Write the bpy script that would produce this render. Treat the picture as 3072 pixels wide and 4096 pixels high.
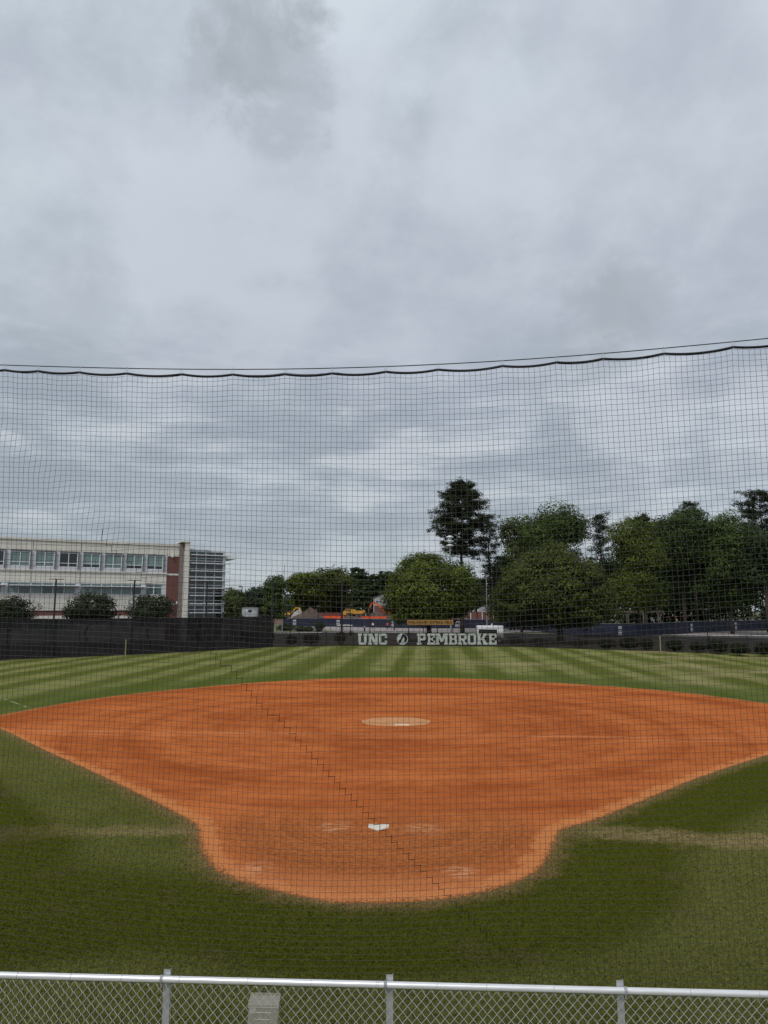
import bpy, math, random
import numpy as np
from mathutils import Vector

# ------------------------------------------------------------------ clear
for o in list(bpy.data.objects):
    bpy.data.objects.remove(o, do_unlink=True)
S = bpy.context.scene
C = S.collection
PI = math.pi
R = math.radians

# ------------------------------------------------------------------ camera
F = 2840.0                       # focal length in photo pixels (photo 3072 x 4096)
HZ = 2440.0                      # horizon row
TILT = math.atan((HZ - 2048.0) / F)
H = 4.56                         # eye height, standing up in the bleachers
ct, st = math.cos(TILT), math.sin(TILT)
cd = bpy.data.cameras.new('camera')
cam = bpy.data.objects.new('camera', cd)
C.objects.link(cam)
cam.location = (0, 0, H)
cam.rotation_euler = (PI / 2 + TILT, 0, 0)
cd.sensor_fit = 'VERTICAL'
cd.sensor_height = 36.0
cd.lens = 36.0 * F / 4096.0
cd.clip_start = 0.05
cd.clip_end = 6000
S.camera = cam
S.render.resolution_x = 768
S.render.resolution_y = 1024

# ------------------------------------------------------------------ light
SUN_EL, SUN_AZ = 50.0, 205.0     # azimuth measured clockwise from +Y (behind the camera, to the left)
world = bpy.data.worlds.new('World')
S.world = world
world.use_nodes = True
wn, wl = world.node_tree.nodes, world.node_tree.links
wn.clear()


def wnode(t, **kw):
    n = wn.new(t)
    for k, v in kw.items():
        setattr(n, k, v)
    return n


def wmath(op, a, b=None, clamp=False):
    n = wn.new('ShaderNodeMath')
    n.operation = op
    n.use_clamp = clamp
    for i, v in enumerate((a, b)):
        if v is None:
            continue
        if isinstance(v, (int, float)):
            n.inputs[i].default_value = v
        else:
            wl.new(v, n.inputs[i])
    return n.outputs[0]


def wmix(fac, a, b, blend='MIX'):
    n = wn.new('ShaderNodeMix')
    n.data_type = 'RGBA'
    n.blend_type = blend
    for idx, v in ((0, fac), (6, a), (7, b)):
        if isinstance(v, (int, float)):
            n.inputs[idx].default_value = v
        elif isinstance(v, tuple):
            n.inputs[idx].default_value = v
        else:
            wl.new(v, n.inputs[idx])
    return n.outputs[2]


def wrange(v, a, b, c=0.0, d=1.0, smooth=True):
    n = wn.new('ShaderNodeMapRange')
    n.interpolation_type = 'SMOOTHSTEP' if smooth else 'LINEAR'
    wl.new(v, n.inputs[0])
    for i, x in enumerate((a, b, c, d)):
        n.inputs[i + 1].default_value = x
    return n.outputs[0]


def wnoise(vec, scale, detail=6.0, rough=0.55, dist=0.0):
    n = wn.new('ShaderNodeTexNoise')
    n.inputs['Scale'].default_value = scale
    n.inputs['Detail'].default_value = detail
    n.inputs['Roughness'].default_value = rough
    n.inputs['Distortion'].default_value = dist
    wl.new(vec, n.inputs['Vector'])
    return n.outputs['Fac']


sky = wnode('ShaderNodeTexSky')
sky.sky_type = 'NISHITA'
sky.sun_disc = False
sky.sun_elevation = R(SUN_EL)
sky.sun_rotation = R(SUN_AZ)
tcw = wnode('ShaderNodeTexCoord')
dirv = tcw.outputs['Generated']
sepw = wnode('ShaderNodeSeparateXYZ')
wl.new(dirv, sepw.inputs[0])
zz = wmath('MAXIMUM', sepw.outputs[2], 0.0)
zden = wmath('ADD', zz, 0.11)
cmb = wnode('ShaderNodeCombineXYZ')
wl.new(wmath('DIVIDE', sepw.outputs[0], zden), cmb.inputs[0])
wl.new(wmath('DIVIDE', sepw.outputs[1], zden), cmb.inputs[1])
cmb.inputs[2].default_value = 3.7
cuv = cmb.outputs[0]
n1 = wnoise(cuv, 0.85, 8.0, 0.52, 0.35)
n2 = wnoise(cuv, 2.6, 9.0, 0.6, 0.15)
n3 = wnoise(dirv, 2.2, 4.0, 0.5, 0.2)
cl = wmath('ADD', wmath('MULTIPLY', n1, 0.42), wmath('MULTIPLY', n2, 0.38))
n4 = wnoise(dirv, 6.2, 9.0, 0.58, 0.2)
cl = wmath('ADD', wmath('MULTIPLY', cl, 0.62), wmath('ADD', wmath('MULTIPLY', n3, 0.12), wmath('MULTIPLY', n4, 0.38)))
clf = wrange(cl, 0.41, 0.60)


def cloud_blob(px, py, cosr, nz_amt, lo=0.35, hi=1.0):
    x, y = (px - 1536) / F, (2048 - py) / F
    v = Vector((x, ct - y * st, st + y * ct)).normalized()
    d = wnode('ShaderNodeVectorMath', operation='DOT_PRODUCT')
    wl.new(dirv, d.inputs[0])
    d.inputs[1].default_value = v
    dn = wmath('ADD', d.outputs['Value'], wmath('MULTIPLY', wmath('SUBTRACT', nz_b, 0.5), nz_amt))
    return wrange(dn, cosr - (1.0 - cosr) * 0.35, 1.0 - (1.0 - cosr) * 0.05, 0.0, hi)


nz_b = wnoise(dirv, 9.0, 7.0, 0.6, 0.3)
# overcast deck: slightly violet grey undersides, paler bluish thin parts
deck = wmix(clf, (3.45, 3.92, 4.36, 1), (5.0, 5.55, 5.98, 1))
tintn = wnoise(dirv, 1.7, 3.0, 0.5, 0.0)
deck = wmix(wrange(tintn, 0.46, 0.64, 0.0, 0.35), deck, (4.35, 4.40, 5.25, 1))
# the drifting dark scud clouds and the brighter cumulus tops seen in the photo
scud = wmath('MAXIMUM', cloud_blob(1025, 235, 0.9962, 0.018), cloud_blob(1120, 430, 0.9982, 0.012, hi=0.7))
scud = wmath('MAXIMUM', scud, cloud_blob(2420, 1320, 0.9968, 0.018, hi=0.75))
scud = wmath('MAXIMUM', scud, cloud_blob(250, 1360, 0.9950, 0.026, hi=0.35))
scud = wmath('MULTIPLY', scud, wrange(n4, 0.36, 0.62, 0.45, 1.0))
deck = wmix(wmath('MULTIPLY', scud, 0.95), deck, (3.0, 3.28, 3.58, 1))
# long bands low over the horizon
mapb = wnode('ShaderNodeMapping')
mapb.inputs['Scale'].default_value = (2.5, 2.5, 11.0)
mapb.inputs['Rotation'].default_value = (0.0, -0.05, 0.0)
wl.new(dirv, mapb.inputs[0])
nb = wnoise(mapb.outputs[0], 1.9, 8.0, 0.58, 0.15)
band_amt = wmath('MULTIPLY', wrange(zz, 0.04, 0.10), wrange(zz, 0.22, 0.42, 1.0, 0.0))
band_dark = wmath('MULTIPLY', wrange(nb, 0.56, 0.44), band_amt)
band_lite = wmath('MULTIPLY', wrange(nb, 0.54, 0.66), band_amt)
deck = wmix(wmath('MULTIPLY', band_dark, 0.5), deck, (2.75, 3.12, 3.65, 1))
deck = wmix(wmath('MULTIPLY', band_lite, 0.75), deck, (5.6, 5.85, 6.2, 1))
tops = wmath('MAXIMUM', cloud_blob(2650, 1640, 0.9958, 0.022), cloud_blob(3040, 1720, 0.9958, 0.022))
deck = wmix(wmath('MULTIPLY', tops, 0.5), deck, (5.9, 6.1, 6.5, 1))
# overcast luminance climbs gently towards the zenith
grad = wmath('ADD', 0.86, wmath('MULTIPLY', zz, 0.5))
vm = wnode('ShaderNodeVectorMath', operation='SCALE')
wl.new(deck, vm.inputs[0])
wl.new(grad, vm.inputs['Scale'])
final = wmix(0.90, sky.outputs[0], vm.outputs[0])
bg = wnode('ShaderNodeBackground')
bg.inputs['Strength'].default_value = 0.097
wl.new(final, bg.inputs['Color'])
wo = wnode('ShaderNodeOutputWorld')
wl.new(bg.outputs[0], wo.inputs[0])
world.cycles.sampling_method = 'MANUAL'
world.cycles.sample_map_resolution = 512

sd = bpy.data.lights.new('sun', 'SUN')
sd.energy = 1.5
sd.angle = R(14)
sd.color = (1.0, 0.965, 0.92)
sun = bpy.data.objects.new('sun', sd)
C.objects.link(sun)
sv = Vector((math.sin(R(SUN_AZ)) * math.cos(R(SUN_EL)), math.cos(R(SUN_AZ)) * math.cos(R(SUN_EL)), math.sin(R(SUN_EL))))
sun.rotation_euler = sv.to_track_quat('Z', 'Y').to_euler()

S.view_settings.view_transform = 'Standard'
S.view_settings.look = 'None'
S.view_settings.exposure = 0.25
S.view_settings.gamma = 1.0
S.view_settings.use_curve_mapping = False
S.render.engine = 'CYCLES'
S.cycles.max_bounces = 4
S.cycles.diffuse_bounces = 2
S.cycles.glossy_bounces = 2
S.cycles.transparent_max_bounces = 16

# ------------------------------------------------------------------ measuring helpers


def ray(px, py):
    x, y = (px - 1536.0) / F, (2048.0 - py) / F
    return Vector((x, ct - y * st, st + y * ct))


def G(px, py, z=0.0):
    """world point at height z seen at photo pixel (px, py)"""
    d = ray(px, py)
    k = (z - H) / d.z
    return Vector((d.x * k, d.y * k, z))


def P(px, py, Y):
    """world point at distance Y (world y) seen at photo pixel"""
    d = ray(px, py)
    k = Y / d.y
    return Vector((d.x * k, Y, H + d.z * k))


def X(px, Y):
    return P(px, HZ, Y).x


def Z(py, Y):
    return P(1536, py, Y).z


def M(npx, Y):
    """metres spanned by npx photo pixels at distance Y"""
    return npx * Y / F


# ------------------------------------------------------------------ materials
MATS = {}


def mat(name, col, rough=0.7, var=0.18, scale=3.0, detail=4.0, bump=0.0, bscale=40.0, metal=0.0, spec=0.4,
        trans=0.0, col2=None, alpha=1.0, coords='Object', stretch=None):
    if name in MATS:
        return MATS[name]
    m = bpy.data.materials.new(name)
    m.use_nodes = True
    nt = m.node_tree
    ns, ls = nt.nodes, nt.links
    b = ns['Principled BSDF']
    b.inputs['Roughness'].default_value = rough
    b.inputs['Metallic'].default_value = metal
    b.inputs['Specular IOR Level'].default_value = spec
    tc = ns.new('ShaderNodeTexCoord')
    src = tc.outputs[coords]
    if stretch:
        mp = ns.new('ShaderNodeMapping')
        mp.inputs['Scale'].default_value = stretch
        ls.new(src, mp.inputs[0])
        src = mp.outputs[0]
    n = ns.new('ShaderNodeTexNoise')
    n.inputs['Scale'].default_value = scale
    n.inputs['Detail'].default_value = detail
    n.inputs['Roughness'].default_value = 0.6
    ls.new(src, n.inputs['Vector'])
    r = ns.new('ShaderNodeValToRGB')
    r.color_ramp.elements[0].position = 0.3
    r.color_ramp.elements[1].position = 0.7
    c2 = col2 or tuple(min(1, c * (1 + var)) for c in col)
    c1 = tuple(c * (1 - var) for c in col)
    r.color_ramp.elements[0].color = (*c1, 1)
    r.color_ramp.elements[1].color = (*c2, 1)
    ls.new(n.outputs['Fac'], r.inputs[0])
    ls.new(r.outputs[0], b.inputs['Base Color'])
    if bump > 0:
        n2 = ns.new('ShaderNodeTexNoise')
        n2.inputs['Scale'].default_value = bscale
        n2.inputs['Detail'].default_value = 3
        ls.new(src, n2.inputs['Vector'])
        bp = ns.new('ShaderNodeBump')
        bp.inputs['Strength'].default_value = bump
        bp.inputs['Distance'].default_value = 0.02
        ls.new(n2.outputs['Fac'], bp.inputs['Height'])
        ls.new(bp.outputs[0], b.inputs['Normal'])
    if alpha < 1.0:
        out = ns['Material Output']
        tr = ns.new('ShaderNodeBsdfTransparent')
        mx = ns.new('ShaderNodeMixShader')
        mx.inputs[0].default_value = alpha
        ls.new(tr.outputs[0], mx.inputs[1])
        ls.new(b.outputs[0], mx.inputs[2])
        ls.new(mx.outputs[0], out.inputs['Surface'])
    MATS[name] = m
    return m


def leaf_mat(name, dark, light, trans=0.25, rough=0.55):
    if name in MATS:
        return MATS[name]
    m = bpy.data.materials.new(name)
    m.use_nodes = True
    ns, ls = m.node_tree.nodes, m.node_tree.links
    b = ns['Principled BSDF']
    b.inputs['Roughness'].default_value = rough
    b.inputs['Specular IOR Level'].default_value = 0.06
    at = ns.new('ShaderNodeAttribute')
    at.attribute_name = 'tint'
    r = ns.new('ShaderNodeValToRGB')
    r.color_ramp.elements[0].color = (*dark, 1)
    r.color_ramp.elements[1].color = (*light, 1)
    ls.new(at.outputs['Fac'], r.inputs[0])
    nz = ns.new('ShaderNodeTexNoise')
    nz.inputs['Scale'].default_value = 0.8
    tcx = ns.new('ShaderNodeTexCoord')
    ls.new(tcx.outputs['Object'], nz.inputs['Vector'])
    hs = ns.new('ShaderNodeHueSaturation')
    mr = ns.new('ShaderNodeMapRange')
    mr.inputs[1].default_value = 0.3
    mr.inputs[2].default_value = 0.7
    mr.inputs[3].default_value = 0.8
    mr.inputs[4].default_value = 1.2
    ls.new(nz.outputs['Fac'], mr.inputs[0])
    ls.new(mr.outputs[0], hs.inputs['Value'])
    ls.new(r.outputs[0], hs.inputs['Color'])
    ls.new(hs.outputs[0], b.inputs['Base Color'])
    tl = ns.new('ShaderNodeBsdfTranslucent')
    ls.new(hs.outputs[0], tl.inputs['Color'])
    mx = ns.new('ShaderNodeMixShader')
    mx.inputs[0].default_value = trans
    ls.new(b.outputs[0], mx.inputs[1])
    ls.new(tl.outputs[0], mx.inputs[2])
    ls.new(mx.outputs[0], ns['Material Output'].inputs['Surface'])
    MATS[name] = m
    return m


mat('black_metal', (0.012, 0.012, 0.014), 0.45, 0.3, 5)
mat('galvanised', (0.52, 0.53, 0.54), 0.38, 0.14, 6, metal=0.55, bump=0.03)
mat('aluminium', (0.72, 0.72, 0.73), 0.34, 0.10, 9, metal=0.35, stretch=(0.6, 6, 6))
mat('zinc_wire', (0.50, 0.50, 0.48), 0.45, 0.2, 30, metal=0.25)
mat('net_cord', (0.055, 0.055, 0.053), 0.5, 0.25, 60, spec=0.25)
mat('net_rope', (0.008, 0.008, 0.010), 0.7, 0.3, 80, bump=0.3, bscale=300)
mat('cable_steel', (0.05, 0.055, 0.065), 0.5, 0.2, 60, metal=0.3)
mat('clip_steel', (0.62, 0.63, 0.65), 0.3, 0.1, 60, metal=0.7)
mat('screen_black', (0.022, 0.019, 0.022), 0.85, 0.35, 1.3, detail=6, bump=0.5, bscale=3.0, spec=0.08, alpha=0.962)
mat('screen_low', (0.018, 0.015, 0.013), 0.85, 0.25, 1.5, spec=0.05, alpha=0.80)
mat('screen_navy', (0.013, 0.016, 0.036), 0.7, 0.4, 1.1, bump=0.3, bscale=4, spec=0.35)
mat('letter_white', (0.42, 0.45, 0.42), 0.8, 0.16, 2.2, alpha=0.93)
mat('banner_white', (0.42, 0.44, 0.48), 0.7, 0.25, 3)
mat('yellow_post', (0.27, 0.27, 0.12), 0.6, 0.2, 4)
mat('home_white', (0.60, 0.54, 0.46), 0.7, 0.10, 14, bump=0.1)
mat('rubber_white', (0.70, 0.56, 0.44), 0.7, 0.12, 12)
mat('cream', (0.66, 0.63, 0.56), 0.85, 0.10, 1.6, detail=8, bump=0.05, bscale=20, stretch=(1, 1, 0.22))
mat('cream_base', (0.62, 0.60, 0.55), 0.85, 0.07, 0.5, detail=8)
mat('pale_grey', (0.55, 0.56, 0.59), 0.7, 0.06, 0.7)
mat('soffit_grey', (0.30, 0.31, 0.33), 0.7, 0.08, 0.7)
mat('frame_white', (0.76, 0.78, 0.80), 0.5, 0.05, 1.0)
mat('fin_grey', (0.14, 0.15, 0.16), 0.5, 0.1, 1.0)
mat('blind_teal', (0.17, 0.25, 0.235), 0.10, 0.12, 0.8, spec=0.6)
mat('glass_dark', (0.012, 0.022, 0.028), 0.06, 0.5, 0.4, spec=0.7)
mat('glass_teal', (0.045, 0.085, 0.085), 0.07, 0.4, 0.35, spec=0.7)
mat('glass_blue', (0.035, 0.050, 0.066), 0.07, 0.5, 0.35, spec=0.7)
mat('pier_grey', (0.20, 0.17, 0.16), 0.85, 0.12, 1.0)
mat('trunk_bark', (0.045, 0.034, 0.026), 0.9, 0.3, 4, bump=0.6, bscale=14)
mat('pine_bark', (0.060, 0.043, 0.033), 0.9, 0.3, 4, bump=0.6, bscale=14)
mat('sign_gold', (0.33, 0.17, 0.035), 0.6, 0.12, 4)
mat('sign_black', (0.010, 0.009, 0.008), 0.6, 0.2, 4)
mat('cart_cream', (0.68, 0.65, 0.57), 0.4, 0.05, 3)
mat('cart_grey', (0.10, 0.09, 0.08), 0.5, 0.15, 3)
mat('seat_beige', (0.30, 0.26, 0.20), 0.7, 0.1, 5)
mat('tyre', (0.012, 0.012, 0.012), 0.8, 0.2, 9)
mat('rim_grey', (0.35, 0.35, 0.35), 0.5, 0.1, 6)
mat('white_paint', (0.70, 0.71, 0.70), 0.4, 0.05, 2)
mat('truck_yellow', (0.55, 0.27, 0.03), 0.55, 0.15, 1.2)
mat('truck_dark', (0.05, 0.035, 0.025), 0.8, 0.3, 1.2)
mat('dusty_tyre', (0.13, 0.09, 0.065), 0.9, 0.3, 3)
mat('orange_paint', (0.62, 0.10, 0.02), 0.5, 0.15, 1.2)
mat('orange_mesh', (0.70, 0.085, 0.022), 0.7, 0.2, 0.8)
mat('red_mesh', (0.14, 0.035, 0.03), 0.8, 0.3, 0.8)
mat('mound_earth', (0.075, 0.050, 0.040), 0.95, 0.4, 0.6, detail=8, bump=0.8, bscale=2.5)
mat('tarp_grey', (0.30, 0.29, 0.27), 0.7, 0.15, 1.0)
mat('siding_white', (0.36, 0.37, 0.39), 0.7, 0.07, 0.6)
mat('roof_shingle', (0.13, 0.11, 0.10), 0.9, 0.2, 1.2)
mat('trailer_grey', (0.34, 0.35, 0.37), 0.6, 0.1, 0.7)
mat('weathered_wood', (0.19, 0.155, 0.125), 0.85, 0.25, 2, stretch=(1, 1, 6))
mat('car_black', (0.012, 0.013, 0.015), 0.25, 0.2, 2, spec=0.6)
mat('steel_pole', (0.30, 0.31, 0.31), 0.5, 0.1, 2, metal=0.3)
mat('lamp_white', (0.66, 0.68, 0.70), 0.4, 0.05, 3)
mat('skin', (0.38, 0.22, 0.16), 0.6, 0.08, 6)
mat('shirt_tan', (0.44, 0.36, 0.28), 0.85, 0.12, 6)
mat('shirt_red', (0.50, 0.06, 0.06), 0.85, 0.12, 6)
mat('trousers_black', (0.010, 0.010, 0.012), 0.85, 0.2, 6)
mat('shoe_white', (0.5, 0.5, 0.5), 0.7, 0.1, 6)
mat('hair_dark', (0.02, 0.014, 0.010), 0.7, 0.3, 9)
mat('red_post', (0.40, 0.05, 0.04), 0.6, 0.1, 4)
mat('asphalt', (0.070, 0.066, 0.070), 0.9, 0.22, 0.4, detail=8, bump=0.2, bscale=30)
mat('concrete', (0.25, 0.215, 0.205), 0.9, 0.12, 0.3, detail=8)
mat('kerb', (0.50, 0.47, 0.43), 0.85, 0.12, 0.8)
mat('verge', (0.105, 0.105, 0.050), 0.95, 0.4, 0.35, detail=9, bump=0.5, bscale=8)
mat('mulch', (0.085, 0.065, 0.052), 0.95, 0.4, 0.8, detail=9, bump=0.5, bscale=10)
mat('site_earth', (0.16, 0.085, 0.055), 0.95, 0.35, 0.15, detail=9, bump=0.5, bscale=3)
mat('chalk', (0.60, 0.58, 0.50), 0.95, 0.2, 12)
mat('bleacher_deck', (0.5, 0.5, 0.51), 0.5, 0.1, 4, metal=0.4)


def brick_mat():
    m = bpy.data.materials.new('red_brick')
    m.use_nodes = True
    ns, ls = m.node_tree.nodes, m.node_tree.links
    b = ns['Principled BSDF']
    b.inputs['Roughness'].default_value = 0.9
    tc = ns.new('ShaderNodeTexCoord')
    mp = ns.new('ShaderNodeMapping')
    mp.inputs['Rotation'].default_value = (PI / 2, 0, 0)
    ls.new(tc.outputs['Object'], mp.inputs[0])
    br = ns.new('ShaderNodeTexBrick')
    br.inputs['Scale'].default_value = 1.0
    br.inputs['Brick Width'].default_value = 0.24
    br.inputs['Row Height'].default_value = 0.08
    br.inputs['Mortar Size'].default_value = 0.008
    br.inputs['Color1'].default_value = (0.165, 0.050, 0.038, 1)
    br.inputs['Color2'].default_value = (0.125, 0.040, 0.032, 1)
    br.inputs['Mortar'].default_value = (0.20, 0.12, 0.10, 1)
    ls.new(mp.outputs[0], br.inputs['Vector'])
    ls.new(br.outputs['Color'], b.inputs['Base Color'])
    MATS['red_brick'] = m


brick_mat()


def acrylic_mat():
    m = bpy.data.materials.new('clear_acrylic')
    m.use_nodes = True
    ns, ls = m.node_tree.nodes, m.node_tree.links
    b = ns['Principled BSDF']
    b.inputs['Base Color'].default_value = (0.50, 0.47, 0.44, 1)
    b.inputs['Roughness'].default_value = 0.25
    b.inputs['Specular IOR Level'].default_value = 0.6
    tr = ns.new('ShaderNodeBsdfTransparent')
    nz = ns.new('ShaderNodeTexNoise')
    nz.inputs['Scale'].default_value = 9
    mr = ns.new('ShaderNodeMapRange')
    mr.inputs[3].default_value = 0.13
    mr.inputs[4].default_value = 0.20
    ls.new(nz.outputs['Fac'], mr.inputs[0])
    mx = ns.new('ShaderNodeMixShader')
    ls.new(mr.outputs[0], mx.inputs[0])
    ls.new(tr.outputs[0], mx.inputs[1])
    ls.new(b.outputs[0], mx.inputs[2])
    ls.new(mx.outputs[0], ns['Material Output'].inputs['Surface'])
    MATS['clear_acrylic'] = m
    mat('ridge_white', (0.66, 0.63, 0.58), 0.4, 0.08, 9, alpha=0.75)
    mat('acrylic_edge', (0.55, 0.52, 0.48), 0.3, 0.08, 9, alpha=0.34)


acrylic_mat()

# ------------------------------------------------------------------ object helpers


def tag(o, label=None, cat=None, group=None, kind=None):
    if label:
        o['label'] = label
    if cat:
        o['category'] = cat
    if group:
        o['group'] = group
    if kind:
        o['kind'] = kind
    return o


def thing(name, loc, label, cat, group=None):
    o = bpy.data.objects.new(name, None)
    o.empty_display_size = 0.2
    C.objects.link(o)
    o.location = loc
    return tag(o, label, cat, group)


def off_of(parent):
    p = parent
    while p is not None and p.parent is not None:
        p = p.parent
    return Vector(p.location) if p is not None else Vector((0, 0, 0))


def link_mesh(name, me, m, parent=None, origin=None):
    if m is not None:
        for x in (m if isinstance(m, (list, tuple)) else [m]):
            me.materials.append(MATS[x] if isinstance(x, str) else x)
    o = bpy.data.objects.new(name, me)
    C.objects.link(o)
    if parent is not None:
        o.parent = parent
    elif origin is not None:
        o.location = origin
    return o


def np_mesh(name, V, Q, m, parent=None, origin=None, tint=None, smooth=False):
    """V (n,3) world coords, Q (k,4) or (k,3) int"""
    off = off_of(parent) if parent is not None else (Vector(origin) if origin is not None else Vector((0, 0, 0)))
    V = np.asarray(V, dtype=np.float32) - np.array(off, dtype=np.float32)
    Q = np.asarray(Q, dtype=np.int32)
    k, w = Q.shape
    me = bpy.data.meshes.new(name)
    me.vertices.add(len(V))
    me.vertices.foreach_set('co', V.ravel())
    me.loops.add(k * w)
    me.loops.foreach_set('vertex_index', Q.ravel())
    me.polygons.add(k)
    me.polygons.foreach_set('loop_start', np.arange(0, k * w, w, dtype=np.int32))
    me.polygons.foreach_set('loop_total', np.full(k, w, dtype=np.int32))
    if smooth:
        me.polygons.foreach_set('use_smooth', np.ones(k, dtype=bool))
    me.update(calc_edges=True)
    if tint is not None:
        a = me.attributes.new('tint', 'FLOAT', 'FACE')
        a.data.foreach_set('value', np.asarray(tint, dtype=np.float32))
    return link_mesh(name, me, m, parent, origin)


class MB:
    def __init__(self):
        self.v, self.f, self.mi = [], [], []

    def add(self, vs, fs, mi=0):
        n = len(self.v)
        self.v += [tuple(x) for x in vs]
        self.f += [tuple(i + n for i in q) for q in fs]
        self.mi += [mi] * len(fs)
        return self

    def hexa(self, p, mi=0):
        """8 corners: bottom 4 ccw then top 4"""
        return self.add(p, [(3, 2, 1, 0), (4, 5, 6, 7), (0, 1, 5, 4), (1, 2, 6, 5), (2, 3, 7, 6), (3, 0, 4, 7)], mi)

    def box(self, x0, x1, y0, y1, z0, z1, mi=0):
        return self.hexa([(x0, y0, z0), (x1, y0, z0), (x1, y1, z0), (x0, y1, z0),
                          (x0, y0, z1), (x1, y0, z1), (x1, y1, z1), (x0, y1, z1)], mi)

    def bbox(self, x0, x1, y0, y1, z0, z1, b=0.05, mi=0):
        """box with chamfered vertical and top edges"""
        pts = [(x0 + b, y0), (x1 - b, y0), (x1, y0 + b), (x1, y1 - b), (x1 - b, y1), (x0 + b, y1), (x0, y1 - b), (x0, y0 + b)]
        cx, cy = (x0 + x1) / 2, (y0 + y1) / 2
        kx, ky = 1 - 2 * b / max(x1 - x0, 1e-6), 1 - 2 * b / max(y1 - y0, 1e-6)
        vs = [(x, y, z0) for x, y in pts] + [(x, y, z1 - b) for x, y in pts] + \
             [(cx + (x - cx) * kx, cy + (y - cy) * ky, z1) for x, y in pts]
        fs = [tuple(range(7, -1, -1)), tuple(range(16, 24))]
        for r_ in (0, 8):
            for i in range(8):
                j = (i + 1) % 8
                fs.append((r_ + i, r_ + j, r_ + 8 + j, r_ + 8 + i))
        return self.add(vs, fs, mi)

    def cyl(self, p0, p1, r0, r1=None, n=8, cap=True, mi=0):
        p0, p1 = Vector(p0), Vector(p1)
        r1 = r0 if r1 is None else r1
        d = (p1 - p0)
        if d.length < 1e-9:
            return self
        d.normalize()
        a = d.orthogonal().normalized()
        b = d.cross(a)
        vs = []
        for p, r_ in ((p0, r0), (p1, r1)):
            for i in range(n):
                t = 2 * PI * i / n
                vs.append(p + a * math.cos(t) * r_ + b * math.sin(t) * r_)
        fs = [(i, (i + 1) % n, n + (i + 1) % n, n + i) for i in range(n)]
        if cap:
            fs += [tuple(range(n - 1, -1, -1)), tuple(range(n, 2 * n))]
        return self.add(vs, fs, mi)

    def tube(self, pts, r, n=6, mi=0, close=False):
        pts = [Vector(p) for p in pts]
        m_ = len(pts)
        vs = []
        ref = None
        for i, p in enumerate(pts):
            if close:
                d = pts[(i + 1) % m_] - pts[i - 1]
            else:
                d = pts[min(i + 1, m_ - 1)] - pts[max(i - 1, 0)]
            d.normalize()
            if ref is None:
                ref = d.orthogonal().normalized()
            a = (ref - d * ref.dot(d))
            a = a.normalized() if a.length > 1e-6 else d.orthogonal().normalized()
            ref = a
            b = d.cross(a)
            rr = r[i] if isinstance(r, (list, tuple)) else r
            for k in range(n):
                t = 2 * PI * k / n
                vs.append(p + a * math.cos(t) * rr + b * math.sin(t) * rr)
        fs = []
        for i in range(m_ if close else m_ - 1):
            j = (i + 1) % m_
            for k in range(n):
                l = (k + 1) % n
                fs.append((i * n + k, i * n + l, j * n + l, j * n + k))
        if not close:
            fs += [tuple(range(n - 1, -1, -1)), tuple((m_ - 1) * n + k for k in range(n))]
        return self.add(vs, fs, mi)

    def ball(self, c, r, n=10, k=6, mi=0):
        c = Vector(c)
        rx, ry, rz = r if isinstance(r, (tuple, list)) else (r, r, r)
        vs = [(c.x, c.y, c.z - rz)]
        for j in range(1, k):
            ph = -PI / 2 + PI * j / k
            for i in range(n):
                t = 2 * PI * i / n
                vs.append((c.x + rx * math.cos(ph) * math.cos(t), c.y + ry * math.cos(ph) * math.sin(t), c.z + rz * math.sin(ph)))
        vs.append((c.x, c.y, c.z + rz))
        fs = [(0, 1 + (i + 1) % n, 1 + i) for i in range(n)]
        for j in range(k - 2):
            for i in range(n):
                a, b = 1 + j * n + i, 1 + j * n + (i + 1) % n
                fs.append((a, b, b + n, a + n))
        t = len(vs) - 1
        fs += [(1 + (k - 2) * n + i, 1 + (k - 2) * n + (i + 1) % n, t) for i in range(n)]
        return self.add(vs, fs, mi)

    def prism(self, poly, e, w, o, d, mi=0):
        """polygon (u,v) in plane o + u*e + v*w, extruded by vector d"""
        o, e, w, d = Vector(o), Vector(e), Vector(w), Vector(d)
        n = len(poly)
        a = [o + e * u + w * v for u, v in poly]
        vs = a + [p + d for p in a]
        fs = [tuple(range(n - 1, -1, -1)), tuple(range(n, 2 * n))]
        fs += [(i, (i + 1) % n, n + (i + 1) % n, n + i) for i in range(n)]
        return self.add(vs, fs, mi)

    def build(self, name, m, parent=None, origin=None, smooth=False):
        off = off_of(parent) if parent is not None else (Vector(origin) if origin is not None else Vector((0, 0, 0)))
        me = bpy.data.meshes.new(name)
        me.from_pydata([(x - off.x, y - off.y, z - off.z) for x, y, z in self.v], [], self.f)
        if any(self.mi):
            me.polygons.foreach_set('material_index', self.mi)
        if smooth:
            me.polygons.foreach_set('use_smooth', [True] * len(self.f))
        me.update()
        return link_mesh(name, me, m, parent, origin)


def struct(name, mb, m, smooth=False):
    return tag(mb.build(name, m, smooth=smooth), kind='structure')


def sheet(name, poly, z, m):
    mb = MB()
    mb.add([(p[0], p[1], z) for p in poly], [tuple(range(len(poly)))])
    o = mb.build(name, m)
    if o.data.polygons[0].normal.z < 0:
        o.data.flip_normals()
    return tag(o, kind='structure')


def text_mesh(txt, size, offset=0.0, extrude=0.01):
    cu = bpy.data.curves.new('txt', 'FONT')
    cu.body = txt
    cu.size = size
    cu.offset = offset
    cu.extrude = extrude
    cu.align_x = 'CENTER'
    cu.align_y = 'CENTER'
    o = bpy.data.objects.new('txt', cu)
    C.objects.link(o)
    dg = bpy.context.evaluated_depsgraph_get()
    me = bpy.data.meshes.new_from_object(o.evaluated_get(dg))
    bpy.data.objects.remove(o, do_unlink=True)
    bpy.data.curves.remove(cu)
    return me


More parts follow.
